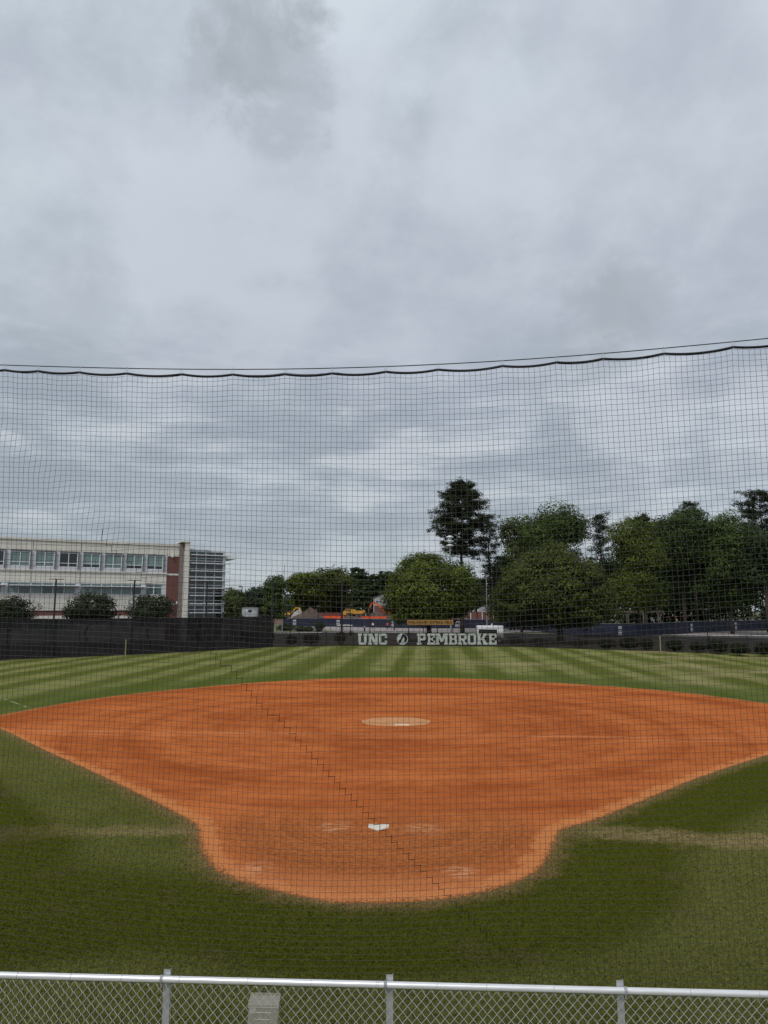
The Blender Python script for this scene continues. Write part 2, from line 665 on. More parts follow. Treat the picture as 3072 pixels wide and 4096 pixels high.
# ================================================================== FIELD
# field frame: home plate point and axis towards second base
HOME = G(1510, 3325)             # tip of the plate
PITCH = G(1610, 2902)
AX = (PITCH - HOME)
AX.z = 0
AX.normalize()
RX = Vector((AX.y, -AX.x, 0))    # to the right of the axis

# outline of the clay infield, traced from the photo (in 1659-wide units)
K = 3072 / 1659.0
far_edge = [(0, 1546), (100, 1527), (200, 1510.5), (300, 1498), (400, 1488), (550, 1475), (700, 1467), (800, 1464),
            (900, 1464), (1000, 1466), (1100, 1470), (1200, 1475.5), (1300, 1482), (1400, 1489.5), (1500, 1499.5),
            (1659, 1521)]
right_out = [(1790, 1546), (1850, 1575), (1800, 1592)]
near_edge = [(1659, 1631), (1560, 1662), (1480, 1691), (1400, 1724), (1300, 1764), (1238, 1784), (1212, 1791),
             (1200, 1806), (1190, 1830), (1176, 1860), (1150, 1886), (1110, 1906), (1060, 1922), (1000, 1935),
             (940, 1943), (860, 1948), (770, 1950), (700, 1945), (620, 1930), (550, 1912), (500, 1895), (466, 1875),
             (443, 1847), (433, 1818), (430, 1792), (415, 1775), (360, 1745), (300, 1715), (200, 1667), (100, 1622),
             (0, 1574)]
left_out = [(-60, 1562)]
outline = [G(x * K, y * K) for x, y in far_edge + right_out + near_edge + left_out]


def catmull(pts, n=6):
    out = []
    m_ = len(pts)
    for i in range(m_):
        p0, p1, p2, p3 = (pts[(i + k) % m_] for k in (-1, 0, 1, 2))
        for j in range(n):
            t = j / n
            out.append(0.5 * ((2 * p1) + (p2 - p0) * t + (2 * p0 - 5 * p1 + 4 * p2 - p3) * t * t +
                              (3 * p1 - p0 - 3 * p2 + p3) * t ** 3))
    return out


OUT = np.array([(p.x, p.y) for p in catmull(outline)])


def signed_dist(pts, step=1):
    """positive inside the clay outline"""
    A = OUT[::step]
    B = np.roll(A, -1, axis=0)
    res = np.full(len(pts), 1e9)
    inside = np.zeros(len(pts), dtype=bool)
    for a, b in zip(A, B):
        ab = b - a
        L2 = (ab ** 2).sum() + 1e-12
        t = np.clip(((pts - a) @ ab) / L2, 0, 1)
        d = np.hypot(*(pts - (a + t[:, None] * ab)).T)
        res = np.minimum(res, d)
        c = ((a[1] > pts[:, 1]) != (b[1] > pts[:, 1]))
        xi = (b[0] - a[0]) * (pts[:, 1] - a[1]) / (b[1] - a[1] + 1e-15) + a[0]
        inside ^= c & (pts[:, 0] < xi)
    return np.where(inside, res, -res)


def grid_sheet(name, x0, x1, y0, y1, step, z, m, keep=None, smooth_z=None):
    xs = np.arange(x0, x1 + step / 2, step)
    ys = np.arange(y0, y1 + step / 2, step)
    gx, gy = np.meshgrid(xs, ys)
    pts = np.stack([gx.ravel(), gy.ravel()], 1)
    sdv = signed_dist(pts)
    nx = len(xs)
    i, j = np.meshgrid(np.arange(nx - 1), np.arange(len(ys) - 1))
    a = (j * nx + i).ravel()
    Q = np.stack([a, a + 1, a + nx + 1, a + nx], 1)
    if keep is not None:
        k = keep(pts, sdv)
        Q = Q[k[Q].any(1)]
    V = np.concatenate([pts, np.full((len(pts), 1), z)], 1)
    used = np.unique(Q)
    remap = -np.ones(len(V), dtype=int)
    remap[used] = np.arange(len(used))
    V, Q, sdv = V[used], remap[Q], sdv[used]
    o = np_mesh(name, V, Q, m)
    at = o.data.attributes.new('edge', 'FLOAT', 'POINT')
    at.data.foreach_set('value', sdv.astype(np.float32))
    return tag(o, kind='structure')


class NT:
    """tiny node-writing helper"""

    def __init__(self, name):
        self.m = bpy.data.materials.new(name)
        self.m.use_nodes = True
        self.n, self.l = self.m.node_tree.nodes, self.m.node_tree.links
        self.b = self.n['Principled BSDF']
        MATS[name] = self.m

    def put(self, sock, v):
        if isinstance(v, (int, float)):
            sock.default_value = v
        elif isinstance(v, tuple):
            sock.default_value = v if len(v) != 3 or sock.type != 'RGBA' else (*v, 1)
        else:
            self.l.new(v, sock)

    def math(self, op, a, b=None, c=None, clamp=False):
        n = self.n.new('ShaderNodeMath')
        n.operation = op
        n.use_clamp = clamp
        for i, v in enumerate((a, b, c)):
            if v is not None:
                self.put(n.inputs[i], v)
        return n.outputs[0]

    def rng(self, v, a, b, c=0.0, d=1.0, smooth=True):
        n = self.n.new('ShaderNodeMapRange')
        n.interpolation_type = 'SMOOTHSTEP' if smooth else 'LINEAR'
        self.put(n.inputs[0], v)
        for i, x in enumerate((a, b, c, d)):
            self.put(n.inputs[i + 1], x)
        return n.outputs[0]

    def mix(self, f, a, b):
        n = self.n.new('ShaderNodeMix')
        n.data_type = 'RGBA'
        self.put(n.inputs[0], f)
        self.put(n.inputs[6], a if not isinstance(a, tuple) else (*a, 1))
        self.put(n.inputs[7], b if not isinstance(b, tuple) else (*b, 1))
        return n.outputs[2]

    def noise(self, vec, scale, detail=4.0, rough=0.55, dist=0.0):
        n = self.n.new('ShaderNodeTexNoise')
        n.inputs['Scale'].default_value = scale
        n.inputs['Detail'].default_value = detail
        n.inputs['Roughness'].default_value = rough
        n.inputs['Distortion'].default_value = dist
        self.l.new(vec, n.inputs['Vector'])
        return n.outputs['Fac']

    def mapping(self, vec, loc=(0, 0, 0), rot=(0, 0, 0), scale=(1, 1, 1), typ='POINT'):
        n = self.n.new('ShaderNodeMapping')
        n.vector_type = typ
        n.inputs['Location'].default_value = loc
        n.inputs['Rotation'].default_value = rot
        n.inputs['Scale'].default_value = scale
        self.l.new(vec, n.inputs[0])
        return n.outputs[0]

    def attr(self, name):
        n = self.n.new('ShaderNodeAttribute')
        n.attribute_name = name
        return n.outputs['Fac']

    def obj(self):
        return self.n.new('ShaderNodeTexCoord').outputs['Object']

    def sep(self, v):
        n = self.n.new('ShaderNodeSeparateXYZ')
        self.l.new(v, n.inputs[0])
        return n.outputs

    def lin(self, vec, e, o):
        """dot(vec - o, e)"""
        n = self.n.new('ShaderNodeVectorMath')
        n.operation = 'DOT_PRODUCT'
        self.l.new(vec, n.inputs[0])
        n.inputs[1].default_value = e
        return self.math('SUBTRACT', n.outputs['Value'], float(Vector(e).dot(Vector(o))))

    def dist(self, vec, o):
        n = self.n.new('ShaderNodeVectorMath')
        n.operation = 'DISTANCE'
        self.l.new(vec, n.inputs[0])
        n.inputs[1].default_value = o
        return n.outputs['Value']

    def bump(self, h, s, d):
        n = self.n.new('ShaderNodeBump')
        n.inputs['Strength'].default_value = s
        n.inputs['Distance'].default_value = d
        self.l.new(h, n.inputs['Height'])
        self.l.new(n.outputs[0], self.b.inputs['Normal'])


# ---- turf
def turf_material():
    t = NT('turf')
    o = t.obj()
    s = t.lin(o, tuple(RX), HOME)
    a = t.lin(o, tuple(AX), HOME)
    ed = t.attr('edge')
    fine = t.noise(o, 38.0, 3.0, 0.7)
    mid = t.noise(o, 5.0, 5.0, 0.65)
    big = t.noise(o, 0.28, 5.0, 0.55)
    vbig = t.noise(o, 0.09, 4.0, 0.5)
    # outfield: mower stripes running straight out
    wob = t.math('MULTIPLY', t.math('SUBTRACT', t.noise(o, 0.35, 3.0), 0.5), 0.9)
    s2 = t.math('ADD', s, t.math('MULTIPLY', t.math('SINE', t.math('MULTIPLY', s, 0.41)), 0.4))
    s2 = t.math('ADD', s2, t.math('MULTIPLY', t.math('SINE', t.math('ADD', t.math('MULTIPLY', s, 1.07), 1.3)), 0.28))
    ph = t.math('MULTIPLY', t.math('ADD', s2, wob), 2 * PI / 3.75)
    stripe = t.rng(t.math('SINE', t.math('ADD', ph, 0.9)), -0.75, 0.8)
    # a fainter crossing cut and thin wheel streaks
    streak = t.noise(t.mapping(o, rot=(0, 0, math.atan2(AX.x, AX.y)), scale=(2.6, 0.06, 1)), 1.0, 3.0, 0.6)
    out_d = t.mix(streak, (0.070, 0.086, 0.0130), (0.116, 0.124, 0.0320))
    out_l = t.mix(streak, (0.140, 0.148, 0.0400), (0.235, 0.228, 0.0900))
    outc = t.mix(t.math('MULTIPLY', stripe, t.rng(big, 0.3, 0.62, 0.45, 1.0)), out_d, out_l)
    dry = t.math('MULTIPLY', t.rng(vbig, 0.50, 0.66), t.rng(mid, 0.3, 0.65, 0.3, 1.0))
    dry = t.math('MULTIPLY', dry, t.rng(s, -6.0, 16.0, 0.15, 0.95))
    outc = t.mix(dry, outc, (0.30, 0.25, 0.130))
    # a band of greener grass along the clay
    outc = t.mix(t.rng(ed, -6.5, -3.0, 0.0, 0.75), outc, t.mix(mid, (0.052, 0.080, 0.0120), (0.090, 0.112, 0.0240)))
    # foul ground: laps mown around the clay, alternating
    side = t.rng(s, -6.0, -2.0, PI, 0.15)
    lap = t.math('SINE', t.math('ADD', t.math('MULTIPLY', t.math('ADD', ed, t.math('MULTIPLY', wob, 0.6)), 2 * PI / 4.6), side))
    lapf = t.rng(lap, -0.55, 0.6)
    nd = t.mix(mid, (0.047, 0.053, 0.0045), (0.078, 0.083, 0.0105))  # near lawn darker than outfield: own tone plus view-angle darkening painted in
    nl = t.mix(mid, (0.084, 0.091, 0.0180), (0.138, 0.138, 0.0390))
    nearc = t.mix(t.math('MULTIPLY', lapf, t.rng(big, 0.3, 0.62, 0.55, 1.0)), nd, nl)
    thin = t.math('MULTIPLY', t.rng(t.noise(o, 0.55, 6.0, 0.65), 0.56, 0.70), 0.55)
    nearc = t.mix(thin, nearc, (0.10, 0.080, 0.040))
    # trodden path across, level with the plate, out towards both dugouts
    pnz = t.math('MULTIPLY', t.math('SUBTRACT', t.noise(o, 1.1, 6.0, 0.7), 0.5), 1.5)
    px_ = t.lin(o, (1.0, 0.0, 0.0), (HOME.x, 0, 0))
    qa, qb = G(2300, 3328), G(3072, 3372)
    qd = (qb - qa).normalized()
    pr = t.rng(t.math('ABSOLUTE', t.math('ADD', t.lin(o, (-qd.y, qd.x, 0.0), qa), pnz)), 0.15, 0.75, 1.0, 0.0)
    pr = t.math('MULTIPLY', pr, t.rng(px_, 3.3, 5.0, 0.0, 0.9))
    plf = t.rng(t.math('ABSOLUTE', t.math('ADD', t.lin(o, (0.0, 1.0, 0.0), G(600, 3325)), pnz)), 0.2, 0.55, 1.0, 0.0)
    plf = t.math('MULTIPLY', plf, t.math('MULTIPLY', t.rng(px_, -3.2, -3.9), t.rng(px_, -8.4, -4.8, 0.0, 0.7)))
    path = t.math('MAXIMUM', pr, plf)
    path = t.math('MULTIPLY', t.math('MULTIPLY', path, t.rng(mid, 0.3, 0.6, 0.35, 1.0)), t.rng(t.noise(o, 16.0, 4.0, 0.7), 0.36, 0.60, 0.55, 1.0))
    nearc = t.mix(path, nearc, (0.27, 0.195, 0.098))
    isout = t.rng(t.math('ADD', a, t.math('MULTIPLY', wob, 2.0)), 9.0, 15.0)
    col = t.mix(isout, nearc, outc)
    # clay dust worn into the grass next to the infield
    ednz = t.math('ADD', ed, t.math('MULTIPLY', t.math('SUBTRACT', t.noise(o, 2.4, 6.0, 0.7), 0.5), 1.1))
    dust = t.math('MULTIPLY', t.rng(ednz, -0.55, 0.10), t.rng(fine, 0.3, 0.6, 0.55, 1.0))
    dustc = t.mix(mid, (0.16, 0.105, 0.045), (0.26, 0.155, 0.070))
    col = t.mix(dust, col, dustc)
    # remains of the foul lines
    for sg in (-1, 1):
        dv = (RX * sg + AX).normalized()
        nv = Vector((dv.y, -dv.x, 0))
        ln = t.rng(t.math('ABSOLUTE', t.lin(o, tuple(nv), HOME)), 0.035, 0.05, 1.0, 0.0)
        al = t.lin(o, tuple(dv), HOME)
        ln = t.math('MULTIPLY', ln, t.rng(al, 21.5, 22.0))
        ln = t.math('MULTIPLY', ln, t.rng(t.noise(o, 0.9, 3.0), 0.46, 0.60, 0.0, 0.7))
        ln = t.math('MULTIPLY', ln, t.rng(al, 25.0, 40.0, 1.0, 0.25))
        col = t.mix(ln, col, (0.48, 0.48, 0.36))
    # blade-scale grain
    g = t.rng(t.math('ADD', t.math('MULTIPLY', fine, 0.55), t.math('MULTIPLY', t.noise(o, 13.0, 4.0, 0.75), 0.45)), 0.36, 0.64, 0.66, 1.34)
    hs = t.n.new('ShaderNodeHueSaturation')
    t.put(hs.inputs['Color'], col)
    t.put(hs.inputs['Value'], g)
    t.put(t.b.inputs['Base Color'], hs.outputs[0])
    t.b.inputs['Roughness'].default_value = 0.9
    t.b.inputs['Specular IOR Level'].default_value = 0.0
    t.bump(t.math('ADD', fine, t.math('MULTIPLY', mid, 0.8)), 0.7, 0.03)


turf_material()


# ---- clay
def clay_material():
    t = NT('clay')
    o = t.obj()
    ed = t.attr('edge')
    s = t.lin(o, tuple(RX), HOME)
    a = t.lin(o, tuple(AX), HOME)
    fine = t.noise(o, 22.0, 4.0, 0.7)
    mid = t.noise(o, 2.2, 6.0, 0.6)
    big = t.noise(o, 0.22, 4.0, 0.5, 0.6)
    rh = t.dist(o, tuple(HOME + AX * 2.6))
    rp = t.dist(o, tuple(PITCH + AX * 0.3))
    # drag-mat sweeps: rings round the circle and long streaks across
    sw1 = t.noise(t.mapping(o, rot=(0, 0, 0.02), scale=(0.22, 1.1, 1)), 1.0, 7.0, 0.62, 0.6)
    comb = t.n.new('ShaderNodeCombineXYZ')
    t.put(comb.inputs[0], t.math('MULTIPLY', rp, 0.62))
    t.put(comb.inputs[1], t.math('MULTIPLY', mid, 0.25))
    sw2 = t.noise(comb.outputs[0], 1.0, 5.0, 0.6)
    sweep = t.math('ADD', t.math('MULTIPLY', sw1, 0.34), t.math('MULTIPLY', sw2, 0.66))
    sweep = t.math('ADD', t.math('MULTIPLY', sweep, 0.55), t.math('ADD', t.math('MULTIPLY', big, 0.25), t.math('MULTIPLY', mid, 0.20)))
    f = t.rng(sweep, 0.38, 0.62)
    col = t.mix(f, (0.285, 0.068, 0.0180), (0.480, 0.142, 0.0420))
    # foot traffic and rake marks near the plate: darker, coarser
    plate = t.math('MULTIPLY', t.rng(t.dist(o, tuple(HOME + AX * 0.6)), 4.3, 2.6), t.rng(t.math('ADD', a, t.math('MULTIPLY', mid, 1.5)), 3.2, 0.4))
    rk = t.n.new('ShaderNodeCombineXYZ')
    t.put(rk.inputs[0], t.math('MULTIPLY', t.dist(o, tuple(HOME + AX * 0.9)), 5.0))
    t.put(rk.inputs[1], t.math('MULTIPLY', mid, 0.5))
    rake = t.noise(rk.outputs[0], 1.0, 3.0, 0.6)
    foot = t.noise(t.mapping(o, scale=(1.0, 1.5, 1.0)), 9.0, 3.0, 0.6)
    pc = t.mix(t.rng(t.math('ADD', t.math('MULTIPLY', rake, 0.32), t.math('MULTIPLY', foot, 0.68)), 0.36, 0.62), (0.185, 0.060, 0.0190), (0.385, 0.128, 0.0400))
    col = t.mix(t.math('MULTIPLY', plate, 0.72), col, pc)
    # light compacted strip between first and third
    ln = t.math('ADD', t.math('SUBTRACT', a, 11.55), t.math('MULTIPLY', t.math('SUBTRACT', sw1, 0.5), 0.25))
    lanes = t.math('MAXIMUM', t.rng(t.math('ABSOLUTE', ln), 0.10, 0.28, 1.0, 0.0),
                   t.rng(t.math('ABSOLUTE', t.math('SUBTRACT', ln, -0.65)), 0.05, 0.16, 0.8, 0.0))
    lanes = t.math('MULTIPLY', lanes, t.rng(t.noise(t.mapping(o, scale=(0.25, 2.2, 1)), 1.0, 4.0), 0.38, 0.6))
    col = t.mix(t.math('MULTIPLY', lanes, 0.55), col, (0.56, 0.215, 0.090))
    # chalk-like scuffs drawn out sideways
    sc = t.rng(t.noise(t.mapping(o, rot=(0, 0, 0.05), scale=(0.45, 3.6, 1)), 1.0, 5.0, 0.65), 0.665, 0.76, 0.0, 0.5)
    col = t.mix(sc, col, (0.56, 0.235, 0.115))
    # two batting-cage scuffs and the batter's boxes
    for dx, dy, rr in ((-2.05, -2.35, 0.55), (1.65, -2.25, 0.5), (-0.95, 0.25, 0.55), (0.95, 0.2, 0.55)):
        d = t.dist(o, tuple(HOME + RX * dx + AX * dy))
        w = t.math('MULTIPLY', t.rng(d, rr, rr * 0.2), t.rng(t.noise(t.mapping(o, scale=(2.0, 5.0, 1)), 1.6, 5.0), 0.42, 0.62))
        col = t.mix(t.math('MULTIPLY', w, 0.8), col, (0.55, 0.27, 0.145))
    # dry pale margin where the drag stops
    mg = t.math('ADD', ed, t.math('MULTIPLY', t.math('SUBTRACT', mid, 0.5), 1.1))
    near = t.rng(a, 14.0, 9.0)
    wid = t.rng(a, 14.0, 2.0, 0.20, 0.46)
    mf = t.math('MULTIPLY', t.rng(t.math('DIVIDE', mg, wid), 0.55, 1.0, 1.0, 0.0), t.math('ADD', 0.45, t.math('MULTIPLY', near, 0.35)))
    col = t.mix(mf, col, (0.510, 0.190, 0.066))
    back = t.math('MULTIPLY', t.rng(a, -1.6, -3.0), t.rng(rh, 4.7, 5.5))
    col = t.mix(t.math('MULTIPLY', back, 0.6), col, (0.480, 0.175, 0.066))
    g = t.rng(t.math('ADD', t.math('MULTIPLY', fine, 0.6), t.math('MULTIPLY', t.noise(o, 70.0, 2.0, 0.7), 0.4)), 0.36, 0.64, 0.80, 1.20)
    hs = t.n.new('ShaderNodeHueSaturation')
    t.put(hs.inputs['Color'], col)
    t.put(hs.inputs['Value'], g)
    t.put(t.b.inputs['Base Color'], hs.outputs[0])
    t.b.inputs['Roughness'].default_value = 0.95
    t.b.inputs['Specular IOR Level'].default_value = 0.0
    hgt = t.math('ADD', t.math('MULTIPLY', fine, 0.6), t.math('MULTIPLY', t.math('MULTIPLY', t.math('ADD', rake, foot), plate), 0.9))
    t.bump(hgt, 0.55, 0.03)
    # ragged edge where grass runs into the clay
    soft = t.rng(a, 12.0, -2.0, 0.03, 0.34)
    ez = t.math('SUBTRACT', t.noise(o, 9.0, 7.0, 0.8), 0.5)
    e2 = t.math('ADD', ed, t.math('MULTIPLY', ez, t.math('MULTIPLY', soft, 2.0)))
    al = t.rng(e2, t.math('MULTIPLY', soft, -0.22), t.math('MULTIPLY', soft, 0.18))
    tr = t.n.new('ShaderNodeBsdfTransparent')
    mx = t.n.new('ShaderNodeMixShader')
    t.put(mx.inputs[0], al)
    t.l.new(tr.outputs[0], mx.inputs[1])
    t.l.new(t.b.outputs[0], mx.inputs[2])
    t.l.new(mx.outputs[0], t.n['Material Output'].inputs['Surface'])


clay_material()


def pitch_material():
    t = NT('circle_clay')
    o = t.obj()
    n = t.noise(o, 3.0, 6.0, 0.6)
    col = t.mix(t.rng(n, 0.3, 0.7), (0.44, 0.185, 0.066), (0.54, 0.25, 0.095))
    t.put(t.b.inputs['Base Color'], col)
    t.b.inputs['Roughness'].default_value = 0.95
    t.bump(t.noise(o, 25.0), 0.3, 0.02)


pitch_material()

# outfield fence line (pixel column, pixel row of the fence foot)
FL = [(-420, 2664), (-150, 2650), (0, 2641), (125, 2636), (330, 2628), (521, 2620), (700, 2611), (830, 2604), (960, 2597), (1085, 2589)]
FR = [(1085, 2589), (1230, 2585.5), (1366, 2583), (1520, 2582), (1700, 2582.5), (1860, 2584), (2036, 2586.5), (2160, 2590), (2300, 2595),
      (2460, 2600), (2645, 2605.5), (2780, 2610), (2920, 2614), (3060, 2618), (3200, 2623), (3420, 2632)]
PL = [G(*p) for p in FL]
PR = [G(*p) for p in FR]
# straighten the stretch that carries the lettering
a0, a1 = PR[2].copy(), PR[6].copy()
for i in range(2, 7):
    k_ = (PR[i].x - a0.x) / (a1.x - a0.x)
    PR[i].y = a0.y + (a1.y - a0.y) * k_
FENCE_XY = np.array([(p.x, p.y) for p in PL + PR[1:]])


def fence_y(x):
    return np.interp(x, FENCE_XY[:, 0], FENCE_XY[:, 1])


# ---- ground layers
gmb = MB()
gmb.add([(-2500, -60, -0.03), (2500, -60, -0.03), (2500, 3500, -0.03), (-2500, 3500, -0.03)], [(0, 1, 2, 3)])
struct('ground', gmb, 'verge')
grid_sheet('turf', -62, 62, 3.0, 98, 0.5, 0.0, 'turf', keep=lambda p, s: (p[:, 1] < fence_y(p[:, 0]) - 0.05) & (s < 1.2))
grid_sheet('infield_clay', -30, 33, 7.5, 52, 0.25, 0.006, 'clay', keep=lambda p, s: s > -0.8)

# mown blades on the near lawn, thinning with distance
rgb_ = np.random.default_rng(5)
NB = 330000
yb = 1.0 / rgb_.uniform(1 / 26.0, 1 / 6.0, NB)
xb = rgb_.uniform(-0.64, 0.64, NB) * (yb + 0.5)
pb = np.stack([xb, yb], 1)
eb = signed_dist(pb, 3)
rag = 0.10 * np.sin(xb * 3.1 + yb * 1.7) + 0.08 * np.sin(xb * 7.7 - yb * 5.3) + rgb_.normal(0, 0.12, NB) * np.clip((18 - yb) / 8, 0.15, 1)
kb = eb < rag * np.clip((19 - yb) / 8, 0.2, 1.0)
pb, eb = pb[kb], eb[kb]
nb_ = len(pb)
hb2 = rgb_.uniform(0.012, 0.030, nb_) * np.where(eb > -0.5, 1.15, 1.0)
az_ = rgb_.uniform(0, 2 * PI, nb_)
ln_ = rgb_.normal(0, 1.0, (nb_, 2)) * hb2[:, None]
wd_ = 0.0035 + 0.00035 * pb[:, 1]
side_ = np.stack([np.cos(az_), np.sin(az_)], 1) * wd_[:, None]
z0_ = np.zeros((nb_, 1))
Vb = np.stack([np.concatenate([pb - side_, z0_], 1), np.concatenate([pb + side_, z0_], 1), np.concatenate([pb + ln_, hb2[:, None]], 1)], 1).reshape(-1, 3)
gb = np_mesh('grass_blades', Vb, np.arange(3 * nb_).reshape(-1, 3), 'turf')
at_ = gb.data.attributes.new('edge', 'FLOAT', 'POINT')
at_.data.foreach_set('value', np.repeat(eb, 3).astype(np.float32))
tag(gb, 'short mown grass blades covering the near lawn', 'grass', kind='stuff')

# pitcher's circle: a low lens of paler clay
pc = G(1584, 2887)
mb = MB()
ring_n, vs, fs = 48, [], []
for r_, z_ in ((1.42, 0.008), (1.0, 0.018), (0.5, 0.026)):
    for i in range(ring_n):
        t = 2 * PI * i / ring_n
        pinch = 1.0 - 0.10 * math.sin(t) ** 2
        jit = 1 + 0.012 * math.sin(7 * t) + 0.01 * math.sin(11 * t + 1)
        vs.append((pc.x + r_ * math.cos(t) * jit, pc.y + r_ * 0.93 * math.sin(t) * pinch * jit, z_))
vs.append((pc.x, pc.y, 0.030))
for k in (0, 1):
    for i in range(ring_n):
        j = (i + 1) % ring_n
        fs.append((k * ring_n + i, k * ring_n + j, (k + 1) * ring_n + j, (k + 1) * ring_n + i))
for i in range(ring_n):
    fs.append((2 * ring_n + i, 2 * ring_n + (i + 1) % ring_n, 3 * ring_n))
mb.add(vs, fs)
struct('pitching_circle', mb, 'circle_clay', smooth=True)

# home plate: white pentagon, tip towards the backstop
mb = MB()
w = 0.216
poly = [(0, 0), (w, w), (w, 2 * w), (-w, 2 * w), (-w, w)]
mb.prism(poly, RX, AX, HOME + Vector((0, 0, 0.002)), (0, 0, 0.016))
tag(mb.build('home_plate', 'home_white', origin=HOME), 'white five-sided home plate set in the raked clay', 'home plate')
mb = MB()
mb.prism([(-0.305, -0.076), (0.305, -0.076), (0.305, 0.076), (-0.305, 0.076)], RX, AX, PITCH + Vector((0, 0, 0.012)), (0, 0, 0.035))
tag(mb.build('pitching_plate', 'rubber_white', origin=PITCH), 'narrow pale pitching rubber at the front of the tan circle', 'pitching plate')

# ---- ground beyond the fence
def strip(name, pts_near, pts_far, z, m):
    mb_ = MB()
    n = len(pts_near)
    vs_ = [(p.x, p.y, z) for p in pts_near] + [(p.x, p.y, z) for p in pts_far]
    mb_.add(vs_, [(i, i + 1, n + i + 1, n + i) for i in range(n - 1)])
    return struct(name, mb_, m)


pk = [(-1500, 2549), (400, 2547), (1180, 2546), (1500, 2549), (2000, 2555), (2300, 2567), (2700, 2577), (3100, 2585), (4300, 2600)]
pf = [(-1500, 2510), (400, 2512), (1180, 2530.5), (1500, 2530), (2000, 2532), (2300, 2538), (2700, 2541), (3100, 2543), (4300, 2548)]
strip('parking_asphalt', [G(*p) for p in pk], [G(*p) for p in pf], -0.012, 'asphalt')
rk_ = [(1190, 2523), (1330, 2524), (1430, 2527.5), (1600, 2527.5), (1900, 2527), (2100, 2528), (2400, 2534), (2700, 2538), (3100, 2540), (4300, 2545)]
rf_ = [(1190, 2508), (1330, 2507), (1430, 2506), (1600, 2507), (1900, 2510), (2100, 2517), (2400, 2526), (2700, 2528), (3100, 2522.5), (4300, 2522)]
strip('concrete_road', [G(*p) for p in rk_], [G(*p) for p in rf_], 0.02, 'concrete')
se = [(900, 2493), (1400, 2494), (1900, 2494), (2040, 2494)]
sf = [(900, 2460), (1400, 2460), (1900, 2460), (2040, 2460)]
strip('construction_ground', [G(*p) for p in se], [G(*p) for p in sf], 0.05, 'site_earth')


def kerb(name, pts, w_=0.3, h_=0.14):
    mb_ = MB()
    pw = [G(*p) for p in pts]
    for a_, b_ in zip(pw, pw[1:]):
        d_ = (b_ - a_).normalized()
        nn = Vector((-d_.y, d_.x, 0)) * w_
        mb_.hexa([a_ + Vector((0, 0, -0.03)), b_ + Vector((0, 0, -0.03)), b_ + nn + Vector((0, 0, -0.03)), a_ + nn + Vector((0, 0, -0.03)),
                  a_ + Vector((0, 0, h_)), b_ + Vector((0, 0, h_)), b_ + nn + Vector((0, 0, h_)), a_ + nn + Vector((0, 0, h_))])
    return struct(name, mb_, 'kerb')


kerb('kerb_stone', [(1095, 2531.5), (1180, 2531), (1290, 2530.5), (1372, 2527.5), (1440, 2528.6), (1600, 2528.6), (1900, 2529), (2060, 2531)])
kerb('kerb_stone', [(2640, 2540.5), (2800, 2542), (3120, 2545)])

# ================================================================== FENCES
rng0 = random.Random(7)


def resample(pts, step):
    out = [pts[0].copy()]
    acc = 0.0
    for a_, b_ in zip(pts, pts[1:]):
        L = (b_ - a_).length
        d = step - acc
        while d <= L:
            out.append(a_ + (b_ - a_) * (d / L))
            d += step
        acc = L - (d - step)
    if (out[-1] - pts[-1]).length > 0.3:
        out.append(pts[-1].copy())
    return out


def screen_panel(a_, b_, z0, z1, name, m, parent, seed, amp=0.03, nx=8, nz=6, sag=0.0, folds=0.0, label=None):
    rg = random.Random(seed)
    d_ = (b_ - a_)
    L = d_.length
    e = d_ / L
    nv = Vector((e.y, -e.x, 0))
    if nv.y > 0:
        nv = -nv
    ph = [rg.uniform(0, 6.28) for _ in range(6)]
    fd = rg.choice((-1, 1)) * rg.uniform(0.6, 1.4)
    V, Q = [], []
    for j in range(nz + 1):
        for i in range(nx + 1):
            u, v = i / nx, j / nz
            edge_ = math.sin(PI * u) ** 0.5 * (0.25 + 0.75 * math.sin(PI * min(max(v, 0.02), 0.98)))
            w_ = amp * edge_ * (math.sin(5 * u + ph[0] + 2 * v) + 0.7 * math.sin(9 * v + 3 * u + ph[1]))
            w_ += folds * edge_ * math.sin(14 * (u * fd + v) + ph[2]) * (0.4 + 0.6 * math.sin(3 * v + ph[3]))
            z = z0 + (z1 - z0) * v - sag * math.sin(PI * u) * v ** 3
            p = a_ + e * (L * u) + nv * (w_ + 0.04)
            V.append((p.x, p.y, z))
    for j in range(nz):
        for i in range(nx):
            k = j * (nx + 1) + i
            Q.append((k, k + 1, k + nx + 2, k + nx + 1))
    o = np_mesh(name, V, Q, m, parent, smooth=True)
    return o


# --- tall screened fence along left field
TALL = 3.72
tf = thing('windscreen_fence', PL[0], 'tall black windscreen fence curving along left field', 'fence')
tp = resample(PL, 3.05)
for i, p in enumerate(tp):
    mb = MB()
    mb.cyl(p + Vector((0, 0.05, -0.05)), p + Vector((0, 0.05, TALL)), 0.036, n=8)
    mb.cyl(p + Vector((0, 0.05, TALL)), p + Vector((0, 0.05, TALL + 0.05)), 0.045, 0.02, n=8)
    mb.build('post', 'black_metal', tf)
for i, (a_, b_) in enumerate(zip(tp, tp[1:])):
    sagv = 0.30 if i in (16, 17) else rng0.uniform(0.0, 0.07)
    screen_panel(a_, b_, 0.03, TALL - 0.03, 'windscreen_panel', 'screen_black', tf, 100 + i, 0.05, 14, 12, sagv,
                 folds=(0.15 if i in (13, 14, 15, 16, 17) else 0.04))
    mb = MB()
    mb.cyl(a_ + Vector((0, 0.05, TALL - 0.02)), b_ + Vector((0, 0.05, TALL - 0.02)), 0.022, n=6)
    mb.build('top_rail', 'black_metal', tf)
